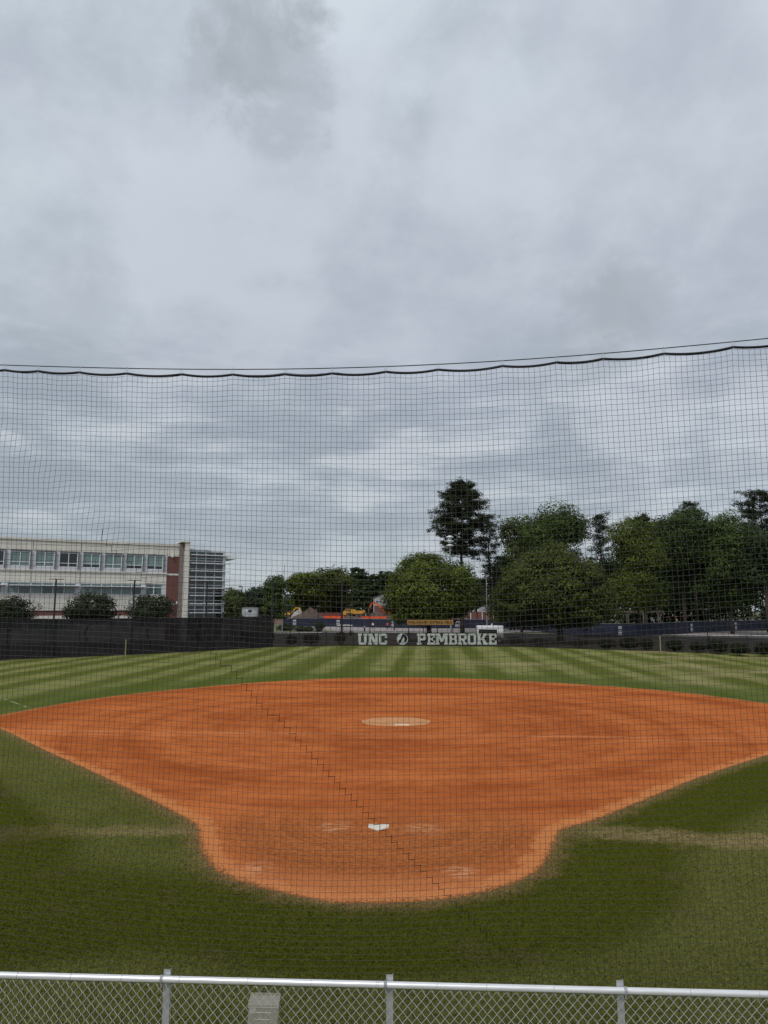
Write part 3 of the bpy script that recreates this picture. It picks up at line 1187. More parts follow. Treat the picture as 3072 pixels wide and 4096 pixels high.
for px_, y0_, y1_ in ((503, 2560, 2621), (1069, 2546, 2589)):
    base = G(px_, y1_)
    mb = MB()
    mb.cyl((base.x, base.y - 0.13, 0), (base.x, base.y - 0.13, M(y1_ - y0_, base.y)), 0.055, n=10)
    mb.build('yellow_guard', 'yellow_post', tf)

# tall net poles on the fence line, with guy cables between their heads
poles = []
for k_, (px_, foot, top) in enumerate(((201, 2634, 2318), (521, 2620, 2322), (818, 2605, 2327), (1085, 2589, 2316), (1366, 2583, 2318))):
    b_ = G(px_, foot)
    b_.y += 0.22
    zt = Z(top, b_.y)
    po = thing('net_pole', b_, ('tall black net pole standing left of the middle shrub' if k_ == 0 else
                                'tall black net pole before the brick-trimmed building, between the two right shrubs' if k_ == 1 else
                                'tall black net pole standing before the glass corner tower' if k_ == 2 else
                                'thick black pole at the end of the tall windscreen fence' if k_ == 3 else
                                'black pole on the low fence, in front of the golf cart'), 'pole', 'tall poles along the outfield fence')
    mb = MB()
    mb.cyl(b_ + Vector((0, 0, -0.1)), (b_.x, b_.y, zt), 0.10 if k_ < 3 else 0.15, 0.075 if k_ < 3 else 0.13, n=10)
    mb.build('shaft', 'black_metal', po)
    mb = MB()
    if k_ < 3:
        mb.box(b_.x - 0.75, b_.x + 0.75, b_.y - 0.03, b_.y + 0.03, zt, zt + 0.06)
    else:
        mb.cyl((b_.x, b_.y, zt), (b_.x, b_.y, zt + 0.08), 0.16, 0.06, n=10)
    mb.build('crossbar' if k_ < 3 else 'cap', 'black_metal', po)
    poles.append(Vector((b_.x, b_.y, zt)))
prev = [Vector((-62, 62, 8.0))] + poles
for a_, b_, txt in zip(prev, prev[1:], ('leftmost', 'second', 'third', 'fourth', 'rightmost')):
    mb = MB()
    for dz in (0.0, -0.35):
        pts = [a_.lerp(b_, t / 10) + Vector((0, 0, dz - 0.12 * math.sin(PI * t / 10))) for t in range(11)]
        mb.tube(pts, 0.011, 4)
    tag(mb.build('guy_cable', 'black_metal', origin=a_), 'thin black cable pair strung between pole heads, %s span' % txt, 'cable', 'cables between the net poles')

# --- low outfield fence
LOW = 1.80
lf = thing('outfield_fence', PR[0], 'low black outfield fence with white block lettering on its mesh screen', 'fence')
lp = resample(PR, 3.6)
for i, p in enumerate(lp):
    mb = MB()
    mb.cyl(p + Vector((0, 0.06, -0.05)), p + Vector((0, 0.06, LOW + 0.03)), 0.036, n=8)
    mb.ball(p + Vector((0, 0.06, LOW + 0.04)), 0.045, 8, 4)
    mb.build('post', 'black_metal', lf)
for i, (a_, b_) in enumerate(zip(lp, lp[1:])):
    screen_panel(a_, b_, 0.02, LOW - 0.10, 'mesh_screen', 'screen_low', lf, 300 + i, 0.012, 8, 4, rng0.uniform(0.02, 0.06))
    mb = MB()
    mb.cyl(a_ + Vector((0, 0.06, LOW)), b_ + Vector((0, 0.06, LOW)), 0.030, n=6)
    mb.build('top_rail', 'black_metal', lf)
for px_, y0_, y1_ in ((2036, 2532, 2587), (2645, 2541, 2606)):
    b_ = G(px_, y1_)
    b_.y = float(fence_y(b_.x)) - 0.15
    mb = MB()
    mb.cyl(b_, (b_.x, b_.y, LOW - 0.08), 0.06, n=10)
    mb.build('yellow_guard', 'yellow_post', lf)

# block letters (slab serif), pieces overlap in steps of depth so no faces coincide
LET = {
    'U': [('r', 0, .42, .82, 1), ('r', .58, 1, .82, 1), ('r', .08, .34, .14, .9), ('r', .66, .92, .14, .9), ('r', .16, .84, 0, .2),
          ('q', (.08, .2), (.34, .2), (.34, .0), (.2, .0)), ('q', (.92, .2), (.66, .2), (.66, .0), (.8, .0))],
    'N': [('r', 0, .36, .82, 1), ('r', .06, .30, 0, .9), ('r', 0, .38, 0, .18), ('r', .62, 1, .82, 1), ('r', .70, .94, 0, .9),
          ('q', (.08, 1), (.38, 1), (.92, 0), (.62, 0))],
    'C': [('r', .12, .88, .8, 1), ('r', .12, .88, 0, .2), ('r', 0, .28, .12, .88), ('r', .72, 1, .60, .92), ('r', .72, 1, .08, .36),
          ('q', (0, .88), (.14, 1), (.28, .9), (.2, .8)), ('q', (0, .12), (.14, 0), (.28, .1), (.2, .2))],
    'P': [('r', 0, .46, .82, 1), ('r', .10, .38, 0, 1), ('r', 0, .50, 0, .16), ('r', .3, .85, .82, 1), ('r', .3, .85, .38, .55), ('r', .72, 1, .46, .9),
          ('q', (.8, .38), (1, .5), (1, .6), (.72, .55)), ('q', (.8, 1), (1, .88), (.95, .75), (.72, .85))],
    'E': [('r', .10, .38, 0, 1), ('r', 0, 1, .82, 1), ('r', 0, 1, 0, .18), ('r', .3, .72, .42, .58), ('r', .8, 1, .64, .9), ('r', .8, 1, .1, .36), ('r', .6, .74, .34, .66)],
    'M': [('r', .05, .25, 0, 1), ('r', .75, .95, 0, 1), ('r', 0, .31, 0, .16), ('r', .69, 1, 0, .16), ('r', 0, .28, .84, 1), ('r', .72, 1, .84, 1),
          ('q', (.12, 1), (.34, 1), (.6, .22), (.42, .22)), ('q', (.66, 1), (.88, 1), (.58, .22), (.40, .22))],
    'B': [('r', .10, .38, 0, 1), ('r', 0, .85, .84, 1), ('r', 0, .85, 0, .16), ('r', .3, .85, .43, .57), ('r', .70, .96, .54, .94), ('r', .72, 1, .06, .46)],
    'R': [('r', .08, .34, 0, 1), ('r', 0, .44, 0, .16), ('r', 0, .85, .84, 1), ('r', .3, .82, .40, .55), ('r', .68, .95, .48, .92),
          ('q', (.42, .46), (.70, .46), (.95, .06), (.66, .06)), ('r', .60, 1, 0, .16)],
    'O': [('r', .14, .86, .82, 1), ('r', .14, .86, 0, .18), ('r', 0, .28, .12, .88), ('r', .72, 1, .12, .88),
          ('q', (0, .88), (.14, 1), (.3, .9), (.2, .8)), ('q', (1, .88), (.86, 1), (.7, .9), (.8, .8)),
          ('q', (0, .12), (.14, 0), (.3, .1), (.2, .2)), ('q', (1, .12), (.86, 0), (.7, .1), (.8, .2))],
    'K': [('r', .06, .32, 0, 1), ('r', 0, .40, 0, .16), ('r', 0, .40, .84, 1), ('q', (.30, .42), (.50, .42), (.94, .94), (.66, .94)),
          ('q', (.36, .56), (.62, .62), (.95, .06), (.66, .06)), ('r', .56, 1, .84, 1), ('r', .56, 1, 0, .16)],
}


def fence_pt(px):
    """point on the straight lettered stretch of the low fence seen at pixel column px"""
    d = ray(px, 2555)
    # intersect with the line a0-a1 in plan
    ex, ey = a1.x - a0.x, a1.y - a0.y
    det = d.x * (-ey) - (-ex) * d.y
    t = (a0.x * (-ey) - (-ex) * a0.y) / det
    return Vector((d.x * t, d.y * t, 0))


def letter(ch, pxa, pxb, pya, pyb, parent, m='letter_white'):
    A, B = fence_pt(pxa), fence_pt(pxb)
    e = (B - A)
    L = e.length
    e = e / L
    nv = Vector((e.y, -e.x, 0))
    if nv.y > 0:
        nv = -nv
    zb, zt = Z(pyb, A.y), Z(pya, A.y)
    mb_ = MB()
    for k, s_ in enumerate(LET[ch]):
        if s_[0] == 'r':
            _, u0, u1, v0, v1 = s_
            pl = [(u0, v0), (u1, v0), (u1, v1), (u0, v1)]
        else:
            pl = list(s_[1:])
        mb_.prism([(u * L, zb + v * (zt - zb)) for u, v in pl], e, (0, 0, 1), A + nv * 0.10, nv * (0.004 + 0.003 * k))
    return mb_.build('letter', m, parent)


for ch, a_, b_ in (('U', 1431, 1470), ('N', 1473, 1513), ('C', 1516, 1549), ('P', 1668, 1704), ('E', 1709, 1740), ('M', 1742, 1792),
                   ('B', 1795, 1828), ('R', 1831, 1868), ('O', 1871, 1904), ('K', 1908, 1951), ('E', 1954, 1986)):
    letter(ch, a_, b_, 2534, 2578, lf)
# white backing square under the last two letters
A, B = fence_pt(1906), fence_pt(1987)
e = (B - A).normalized()
nv = Vector((e.y, -e.x, 0))
nv = -nv if nv.y > 0 else nv
# round emblem: pale disc with a dark swept hood shape
A, B = fence_pt(1587), fence_pt(1632)
rr = (B - A).length / 2
cc = (A + B) / 2 + nv * 0.10
zc = Z(2556, A.y)
mb = MB()
mb.prism([(rr * math.cos(2 * PI * i / 28), zc + rr * math.sin(2 * PI * i / 28)) for i in range(28)], e, (0, 0, 1), cc, nv * 0.004)
em = mb.build('emblem', 'letter_white', lf)
mb = MB()
sw_ = [(-.30, .10), (-.05, .78), (.25, .92), (.62, .72), (.86, .30), (.88, -.10), (.70, -.45), (.42, -.62), (.28, -.38), (.40, -.05), (.30, .28), (.10, .22), (-.08, -.12), (-.20, -.55), (-.48, -.80), (-.78, -.55), (-.62, -.25)]
mb.prism([(rr * u, zc + rr * v) for u, v in sw_], e, (0, 0, 1), cc + nv * 0.006, nv * 0.003)
mb.build('emblem_sweep', 'screen_black', em)

# --- gold field sign behind the low fence
SY = 96.5
sg = thing('field_sign', (X(1720, SY), SY, 0), 'long gold sign board reading WILLOUGHBY SOFTBALL FIELD on four black posts', 'sign')
x0, x1, z0, z1 = X(1628, SY), X(1813, SY), Z(2499, SY), Z(2480, SY)
mb = MB()
mb.bbox(x0, x1, SY - 0.04, SY + 0.04, z0, z1, 0.012)
bd = mb.build('board', 'sign_gold', sg)
for px_ in (1634, 1693, 1750, 1808):
    mb = MB()
    mb.box(X(px_, SY) - 0.05, X(px_, SY) + 0.05, SY + 0.045, SY + 0.14, -0.05, z1 - 0.05)
    mb.build('post', 'sign_black', sg)
me = text_mesh('WILLOUGHBY SOFTBALL FIELD', 0.5, 0.013, 0.006)
xs = [v.co.x for v in me.vertices]
ys = [v.co.y for v in me.vertices]
kx = (x1 - x0) * 0.95 / (max(xs) - min(xs))
ky = (z1 - z0) * 0.50 / (max(ys) - min(ys))
mx_, my_ = (max(xs) + min(xs)) / 2, (max(ys) + min(ys)) / 2
for v in me.vertices:
    x_, y_, z_ = v.co
    v.co = ((x0 + x1) / 2 + (x_ - mx_) * kx - sg.location.x, SY - 0.046 - z_ - sg.location.y, (z0 + z1) / 2 + (y_ - my_) * ky)
link_mesh('lettering', me, 'sign_black', bd)

# --- navy construction fence
NV = [(1128, 205), (1300, 200), (1480, 190), (1620, 182), (1760, 178), (1900, 180), (2030, 178), (2130, 160), (2230, 138), (2340, 122),
      (2470, 122), (2650, 132), (2760, 143), (2860, 152), (2960, 160), (3072, 166), (3250, 175)]
NP = [Vector((X(px_, Y), Y, 0)) for px_, Y in NV]
NH = 2.25
nf = thing('construction_fence', NP[0], 'long navy screened construction fence beyond the road with printed banners', 'fence')
npn = resample(NP, 4.2)
for i, p in enumerate(npn):
    mb = MB()
    mb.cyl(p + Vector((0, 0.06, -0.05)), p + Vector((0, 0.06, NH + 0.04)), 0.03, n=6)
    mb.build('post', 'galvanised', nf)
for i, (a_, b_) in enumerate(zip(npn, npn[1:])):
    screen_panel(a_, b_, 0.04, NH, 'screen_panel', 'screen_navy', nf, 500 + i, 0.05, 10, 6, rng0.uniform(0.02, 0.10), folds=0.03)
    mb = MB()
    mb.cyl(a_ + Vector((0, 0.06, NH)), b_ + Vector((0, 0.06, NH)), 0.022, n=6)
    mb.build('top_rail', 'galvanised', nf)


def nav_pt(px):
    d = ray(px, 2490)
    for a_, b_ in zip(NP, NP[1:]):
        ex, ey = b_.x - a_.x, b_.y - a_.y
        det = d.x * (-ey) + ex * d.y
        t = (a_.x * (-ey) + ex * a_.y) / det
        s_ = ((d.x * t - a_.x) * ex + (d.y * t - a_.y) * ey) / (ex * ex + ey * ey)
        if -0.001 <= s_ <= 1.001:
            return Vector((d.x * t, d.y * t, 0)), Vector((ex, ey, 0)).normalized()
    return NP[0], Vector((1, 0, 0))


rb = random.Random(3)
for px_ in (1179, 1354, 1573, 1829, 2130, 2476, 2762, 2940):
    p, e_ = nav_pt(px_)
    n_ = Vector((e_.y, -e_.x, 0))
    n_ = -n_ if n_.y > 0 else n_
    mb = MB()
    wv, hv = 1.45, 2.0
    mb.prism([(-wv / 2, 0.12), (wv / 2, 0.12), (wv / 2, 0.12 + hv), (-wv / 2, 0.12 + hv)], e_, (0, 0, 1), p + n_ * 0.14, n_ * 0.01)
    bn = mb.build('banner', 'screen_navy', nf)
    mb = MB()
    # rows of print: too small to read in the photo, so plain strokes
    for v0, v1, gap in ((1.35, 1.85, 1), (1.05, 1.13, 0), (0.62, 0.98, 1), (0.36, 0.50, 0)):
        u = -0.58
        while u < 0.5:
            wd = rb.uniform(0.10, 0.17) if gap else rb.uniform(0.3, 0.5)
            u2 = min(u + wd, 0.58)
            mb.prism([(u, v0), (u2, v0), (u2, v1 - (rb.uniform(0, 0.08) if gap else 0)), (u, v1)], e_, (0, 0, 1), p + n_ * 0.155, n_ * 0.006)
            u = u2 + 0.03
    mb.build('print', 'banner_white', bn)

# ================================================================== BUILDING
BA = Vector((X(0, 98.0), 98.0, 0))
BB = Vector((X(716, 110.0), 110.0, 0))
be = (BB - BA).normalized()
bn_ = Vector((be.y, -be.x, 0))           # outwards, towards the field


def W(px, py, n=0.0):
    """(s, z) on the facade plane (offset n outwards) at a pixel"""
    d = ray(px, py)
    o = BA + bn_ * n
    k = (o.x * bn_.x + o.y * bn_.y) / (d.x * bn_.x + d.y * bn_.y)
    p = Vector((d.x * k, d.y * k, H + d.z * k))
    return (p - o).dot(be), p.z


def Ws(px, n=0.0):
    return W(px, 2300, n)[0]


def Wz(py, px=560):
    return W(px, py)[1]


bld = thing('campus_building', (BA.x, BA.y, 0), 'cream and brick three-storey campus building with glass corner tower', 'building')


def fbox(mb_, s0, s1, z0, z1, n0, n1):
    def pt(s_, n_, z_):
        p = BA + be * s_ + bn_ * n_
        return (p.x, p.y, z_)
    mb_.hexa([pt(s0, n1, z0), pt(s1, n1, z0), pt(s1, n0, z0), pt(s0, n0, z0), pt(s0, n1, z1), pt(s1, n1, z1), pt(s1, n0, z1), pt(s0, n0, z1)])


def bpart(name, m, rects, parent=None):
    mb_ = MB()
    for r_ in rects:
        fbox(mb_, *r_)
    return mb_.build(name, m, parent or bld)


SL = -32.0                                 # left end (beyond the frame)
SBR = Ws(667)                              # start of the brick bay
SPI = Ws(714)
zTop, zCap = Wz(2171), Wz(2180)
zHead, zWT, zWB, zLed = Wz(2216), Wz(2222), Wz(2276), Wz(2292)
zLT, zLB, zBase = Wz(2337), Wz(2379), Wz(2442)
zBr = Wz(2461)
# masses
bpart('wall_core', 'cream', [(SL, SPI, 0, zTop - 0.25, -14.0, -0.35)])
jn = 0.03
ss = [SL] + [Ws(px_) for px_ in (-330, -100, 126, 320, 494)] + [SBR]
for a_, b_ in zip(ss, ss[1:]):             # precast panels with open joints
    bpart('parapet_panel', 'cream', [(a_ + jn, b_ - jn, zHead, zCap, -0.35, 0.0)])
    bpart('spandrel_panel', 'cream', [(a_ + jn, b_ - jn, zLT + 0.05, zLed - 0.10, -0.35, 0.0)])
    bpart('base_panel', 'cream_base', [(a_ + jn, b_ - jn, zBase, zLB, -0.35, 0.0)])
bpart('parapet_panel', 'cream', [(SBR + jn, SPI, Wz(2221), zCap, -0.35, 0.0)])
bpart('roof_cap', 'cream', [(SL, SPI, zCap + 0.02, zTop, -0.6, 0.14)])
bpart('string_course', 'cream', [(SL, SBR, zLed - 0.10, zLed + 0.10, -0.3, 0.16)])
bpart('groove_trim', 'pier_grey', [(SL, SPI, zCap - 0.5, zCap - 0.46, -0.3, 0.006)])
bpart('brick_base', 'red_brick', [(SL, SBR, zBr, zBase - 0.02, -0.35, -0.12)])
bpart('sill_band', 'cream', [(SL, SBR, zBr - 0.45, zBr - 0.02, -0.35, -0.02)])
bpart('ground_wall', 'cream_base', [(SL, SBR, 0, zBr - 1.9, -0.35, -0.05)])
# pale metal-panel band that carries the upper windows: sill strip, pilasters
UW = [(-150, -76), (-62, 11), (37, 115), (139, 213), (235, 307), (329, 397), (417, 484), (504, 568), (587, 650)]
bpart('sill_strip', 'pale_grey', [(SL, SBR, zLed + 0.1, zWB, -0.3, -0.05)])
bpart('head_strip', 'soffit_grey', [(SL, SBR, zWT, zHead, -0.3, -0.14)])
prev_s = SL
for a_, b_ in UW:
    sa, sb = Ws(a_), Ws(b_)
    bpart('pilaster', 'pale_grey', [(prev_s, sa, zWB, zHead, -0.3, -0.04)])
    prev_s = sb
bpart('pilaster', 'pale_grey', [(prev_s, SBR, zWB, zHead, -0.3, -0.04)])
rw = random.Random(11)
for i, (a_, b_) in enumerate(UW):
    sa, sb = Ws(a_), Ws(b_)
    dark = i in (1, 4)
    sm = (sa + sb) / 2
    zt = zWB + (zWT - zWB) * 0.27
    fr = 0.06
    wdo = bpart('window', 'frame_white', [(sa, sa + fr, zWB, zWT, -0.34, -0.16), (sb - fr, sb, zWB, zWT, -0.34, -0.16),
                                          (sa, sb, zWB, zWB + fr, -0.34, -0.155), (sa, sb, zWT - fr, zWT, -0.34, -0.155),
                                          (sm - .045, sm + .045, zWB, zWT, -0.34, -0.15), (sa, sb, zt - .04, zt + .04, -0.34, -0.145)])
    for j, (u0, u1) in enumerate(((sa + fr, sm - .045), (sm + .045, sb - fr))):
        up = 'glass_dark' if dark else 'blind_teal'
        lo = 'glass_dark' if (dark or (i in (5, 7, 8))) else 'blind_teal'
        bpart('pane', up, [(u0, u1, zt + .04, zWT - fr, -0.30, -0.24)], wdo)
        bpart('pane', lo, [(u0, u1, zWB + fr, zt - .04, -0.30, -0.24)], wdo)
    bpart('fin', 'fin_grey', [(sb + 0.05, sb + 0.16, zLed + 0.25, zHead, -0.03, 0.22)])
# strip windows of the middle storey with a sunshade shelf
LW = [(-330, -140, 4), (-120, 9, 3), (33, 304, 6), (326, 568, 6), (587, 650, 2)]
prev_s = SL
for a_, b_, n_ in LW:
    sa, sb = Ws(a_), Ws(b_)
    bpart('pilaster', 'pale_grey', [(prev_s, sa, zLB + 0.01, zLT + 0.04, -0.3, -0.05)])
    prev_s = sb
    fr = 0.07
    rects = [(sa, sb, zLB + .01, zLB + fr, -0.34, -0.15), (sa, sb, zLT - fr, zLT + .04, -0.34, -0.15)]
    zt = zLB + (zLT - zLB) * 0.70
    rects.append((sa, sb, zt - .04, zt + .04, -0.34, -0.152))
    for k in range(n_ + 1):
        u = sa + (sb - sa) * k / n_
        rects.append((u - .05 if k else u, u + .05 if k < n_ else u, zLB, zLT, -0.34, -0.148))
    wdo = bpart('strip_window', 'frame_white', rects)
    for k in range(n_):
        u0, u1 = sa + (sb - sa) * k / n_ + .05, sa + (sb - sa) * (k + 1) / n_ - .05
        bpart('pane', 'blind_teal', [(u0, u1, zt + .04, zLT - fr, -0.30, -0.24)], wdo)
        bpart('pane', rw.choice(('blind_teal', 'blind_teal', 'glass_teal')), [(u0, u1, zLB + fr, zt - .04, -0.30, -0.24)], wdo)
    if n_ >= 3:
        bpart('sunshade', 'frame_white', [(sa + 0.2, sb + 0.5, zt + 0.02, zt + 0.12, -0.12, 0.75)])
bpart('pilaster', 'pale_grey', [(prev_s, SBR, zLB + 0.01, zLT + 0.04, -0.3, -0.05)])
# low windows just showing over the fence
for a_, b_ in ((-330, 110), (125, 312), (440, 520), (540, 655)):
    sa, sb = Ws(a_), Ws(b_)
    n_ = max(2, int((sb - sa) / 1.8))
    rects = [(sa + (sb - sa) * k / n_ - .05, sa + (sb - sa) * k / n_ + .05, zBr - 1.9, zBr - .46, -0.3, -0.1) for k in range(n_ + 1)]
    wdo = bpart('strip_window', 'frame_white', rects)
    for k in range(n_):
        bpart('pane', 'blind_teal', [(sa + (sb - sa) * k / n_ + .05, sa + (sb - sa) * (k + 1) / n_ - .05, zBr - 1.9, zBr - .46, -0.3, -0.2)], wdo)
# brick bay with two pale bands and two small lamps
zb1, zb2 = Wz(2298, 690), Wz(2417, 690)
bpart('brick_bay', 'red_brick', [(SBR, SPI, 0, zb2 - 0.16, -0.35, -0.08), (SBR, SPI, zb2 + 0.16, zb1 - 0.13, -0.35, -0.08), (SBR, SPI, zb1 + 0.13, Wz(2221) - 0.01, -0.35, -0.08)])
for zz_ in (zb1, zb2):
    bpart('brick_band', 'cream', [(SBR, SPI, zz_ - 0.13, zz_ + 0.13, -0.35, -0.04)])
for px_, py_ in ((690, 2225), (707, 2412)):
    s_, z_ = W(px_, py_, 0.2)
    mb = MB()
    p = BA + be * s_ + bn_ * 0.22
    mb.ball((p.x, p.y, z_), (0.2, 0.2, 0.26), 10, 6)
    mb.cyl((p.x, p.y, z_ + 0.05), tuple(BA + be * s_ + bn_ * -0.1 + Vector((0, 0, z_ + 0.05))), 0.06, n=6)
    mb.build('wall_lamp', 'white_paint', bld)
# pier
sP0, sP1, sP2 = SPI, Ws(731), Ws(749)
bpart('pier', 'cream', [(sP1, sP2, 0, Wz(2172, 740), -1.5, 1.1)])
bpart('pier_side', 'pier_grey', [(sP0, sP1 - 0.004, 0, Wz(2172, 740) - 0.05, -1.5, 0.35)])  # grey-brown tone has the shade of the recessed return painted in
for k in range(1, 12):
    zz_ = Wz(2172, 740) * k / 12
    bpart('pier_joint', 'soffit_grey', [(sP1 + 0.01, sP2 - 0.01, zz_ - .02, zz_ + .02, 1.0, 1.104)])
bpart('pier_cap', 'cream', [(sP0 - 0.1, sP2 + 0.1, Wz(2172, 740) + 0.003, Wz(2168, 740), -1.6, 1.25)])
# glass tower: bays of panes between white mullions, louvre shelves standing proud
gx = [Ws(px_) for px_ in (751, 784, 821, 858, 891)]


def Tz(y):
    return W(760, 2150 + y / 5.53)[1]


zT0, zTt = 0.4, Tz(312)
tower = bpart('tower_core', 'glass_dark', [(gx[0], gx[-1] - 0.05, 0, zTt - 0.1, -5.0, -0.25)])
lou = [Tz(y) for y in (385, 570, 740, 945, 1115, 1285, 1460, 1665)]
rail = [Tz(y) for y in (450, 508, 690, 1048, 1220, 1390, 1590)]
spd = [(Tz(880), Tz(850)), (Tz(1505), Tz(1478))]
cuts = sorted(lou + rail + [z for ab in spd for z in ab] + [zT0, zTt])
rt = random.Random(5)
for i in range(4):
    for z0, z1 in zip(cuts, cuts[1:]):
        if z1 - z0 < 0.08 or any(abs(z0 - a_) < 0.01 and abs(z1 - b_) < 0.01 for a_, b_ in spd):
            continue
        top = z0 > Tz(390)
        m_ = 'glass_teal' if top else rt.choice(('glass_blue', 'glass_dark', 'glass_blue', 'glass_teal') if z0 > Tz(860) else ('glass_dark', 'glass_dark', 'glass_teal'))
        bpart('pane', m_, [(gx[i] + .06, gx[i + 1] - .06, z0 + .03, z1 - .03, -0.24, -0.12)], tower)
for x_ in gx:
    bpart('mullion', 'frame_white', [(x_ - .055, x_ + .055, 0, zTt, -0.26, 0.02)])
for z_ in rail:
    bpart('mullion', 'frame_white', [(gx[0], gx[-1], z_ - .045, z_ + .045, -0.26, 0.0)])
for a_, b_ in spd:
    bpart('spandrel', 'frame_white', [(gx[0], gx[-1], a_, b_, -0.26, 0.03)])
for z_ in lou:
    bpart('louvre', 'frame_white', [(gx[0] + 0.2, gx[-1] + 1.0, z_ - .05, z_ + .05, 0.04, 1.0)])
sC0, sC1 = gx[-1] + 0.02, gx[-1] + 0.42
bpart('corner_column', 'frame_white', [(sC0, sC1, 0, zTt, -0.5, -0.05)])
bpart('side_glass', 'glass_teal', [(sC0 + 0.05, sC1 - 0.08, 0, zTt, -5.0, -0.52)])
bpart('roof_slab', 'pale_grey', [(gx[0] - 0.0, gx[-1] + 0.2, zTt, zTt + 0.28, -6, 0.35)])
bpart('roof_hood', 'frame_white', [(gx[0], Ws(834), zTt + 0.29, Tz(248), -4, 0.6)])
bpart('roof_canopy', 'frame_white', [(gx[-1] + 0.21, Ws(948), Tz(440), Tz(300), -5.5, -0.6)])

# ================================================================== TREES AND SHRUBS
leaf_mat('leaf_oak', (0.014, 0.027, 0.0040), (0.148, 0.186, 0.030))
leaf_mat('leaf_oak2', (0.013, 0.023, 0.005), (0.115, 0.138, 0.032))
leaf_mat('leaf_yellow', (0.022, 0.037, 0.006), (0.145, 0.178, 0.032))
leaf_mat('leaf_green', (0.015, 0.030, 0.006), (0.110, 0.158, 0.040))
leaf_mat('leaf_pale', (0.026, 0.042, 0.011), (0.140, 0.175, 0.060))
leaf_mat('leaf_deep', (0.009, 0.018, 0.006), (0.060, 0.086, 0.030))
leaf_mat('leaf_pine', (0.010, 0.016, 0.007), (0.060, 0.076, 0.032), trans=0.12)
leaf_mat('leaf_mid', (0.010, 0.022, 0.005), (0.082, 0.116, 0.034))
leaf_mat('leaf_far', (0.022, 0.032, 0.020), (0.060, 0.076, 0.044))
leaf_mat('leaf_shrub', (0.006, 0.009, 0.004), (0.030, 0.034, 0.014), trans=0.1)
leaf_mat('leaf_myrtle', (0.012, 0.020, 0.009), (0.055, 0.066, 0.032))
leaf_mat('leaf_bright', (0.05, 0.055, 0.006), (0.26, 0.25, 0.02))


def leaf_quads(name, Cn, N, size, aspect, tint, m, parent, rg):
    n = len(Cn)
    N = N / (np.linalg.norm(N, axis=1, keepdims=True) + 1e-9)
    rv = rg.normal(size=(n, 3))
    T = np.cross(N, rv)
    T /= (np.linalg.norm(T, axis=1, keepdims=True) + 1e-9)
    B = np.cross(N, T)
    sz = size[:, None]
    V = np.stack([Cn - T * sz, Cn - B * sz * aspect + N * sz * 0.15, Cn + T * sz, Cn + B * sz * aspect + N * sz * 0.15], 1).reshape(-1, 3)
    Q = np.arange(4 * n).reshape(n, 4)
    return np_mesh(name, V, Q, m, parent, tint=tint)


def lumps(rg, k=7):
    D = rg.normal(size=(k, 3))
    D /= np.linalg.norm(D, axis=1, keepdims=True)
    ph = rg.uniform(0, 6.28, k)
    fq = rg.uniform(2.0, 5.0, k)
    return lambda d: sum(np.cos((d @ D[i]) * fq[i] + ph[i]) for i in range(k)) / k


def crown_pts(rg, c, rad, nclump, per, clr, lump=0.35, bottom=0.6, inner=0.5, taper=0.0):
    d = rg.normal(size=(nclump, 3))
    d /= np.linalg.norm(d, axis=1, keepdims=True)
    lf_ = lumps(rg)
    rr_ = (rg.uniform(inner ** 3, 1.0, nclump) ** (1 / 3.0)) * (1 + lump * lf_(d))
    hxy = np.hypot(d[:, 0], d[:, 1])
    pw = np.where(d[:, 2] < 0, 3.6, 2.3)
    sq = (hxy ** pw + np.abs(d[:, 2]) ** pw) ** (-1 / pw)
    off = d * (rr_ * sq)[:, None]
    off[:, 2] = np.where(off[:, 2] < 0, off[:, 2] * bottom, off[:, 2])
    if taper:
        k = 1 - taper * np.clip(off[:, 2], -1, 1)
        off[:, 0] *= k
        off[:, 1] *= k
    cc_ = np.array(c) + off * np.array(rad)
    ct_ = np.clip(rg.normal(0.5, 0.20, nclump) + 0.12 * off[:, 2], 0, 1)  # paler crown tops: new growth plus overhead light put into the tint
    idx = np.repeat(np.arange(nclump), per)
    g = rg.normal(size=(len(idx), 3))
    gl = np.linalg.norm(g, axis=1, keepdims=True)
    gu = g / gl
    csz = rg.uniform(0.65, 1.35, nclump)[idx][:, None]
    pts = cc_[idx] + gu * (np.minimum(gl, 2.4) ** 0.6) * clr * 1.25 * csz * np.array([1.1, 1.1, 0.62])
    nrm = gu * 0.9 + d[idx] * 0.45 + rg.normal(size=(len(idx), 3)) * 0.40 + np.array([0, 0, 0.55])
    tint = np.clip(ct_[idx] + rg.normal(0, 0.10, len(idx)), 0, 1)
    return pts, nrm, tint, cc_


def limb_mesh(base, top, r0, r1, targets, rg, m, parent, wob=0.12, n=8):
    mb_ = MB()
    base, top = Vector(base), Vector(top)
    pts = []
    for i in range(7):
        t = i / 6
        p = base.lerp(top, t)
        if 0 < i < 6:
            p += Vector((rg.normal() * wob, rg.normal() * wob, 0))
        pts.append(p)
    rad_ = [r0 * 1.35] + [r0 + (r1 - r0) * (i / 6) for i in range(1, 7)]
    mb_.tube(pts, rad_, n)
    for tg in targets:
        t = rg.uniform(0.35, 0.95)
        k = min(int(t * 6), 5)
        a_ = pts[k].lerp(pts[k + 1], t * 6 - k)
        tg = Vector(tg)
        mid_ = a_.lerp(tg, 0.5) + Vector((rg.normal() * 0.2, rg.normal() * 0.2, 0.25))
        rr_ = max(r0 * 0.42 * (1 - 0.5 * t), 0.03)
        mb_.tube([a_, mid_, tg], [rr_, rr_ * 0.6, rr_ * 0.2], 5)
    return mb_.build('trunk', m, parent, smooth=True)


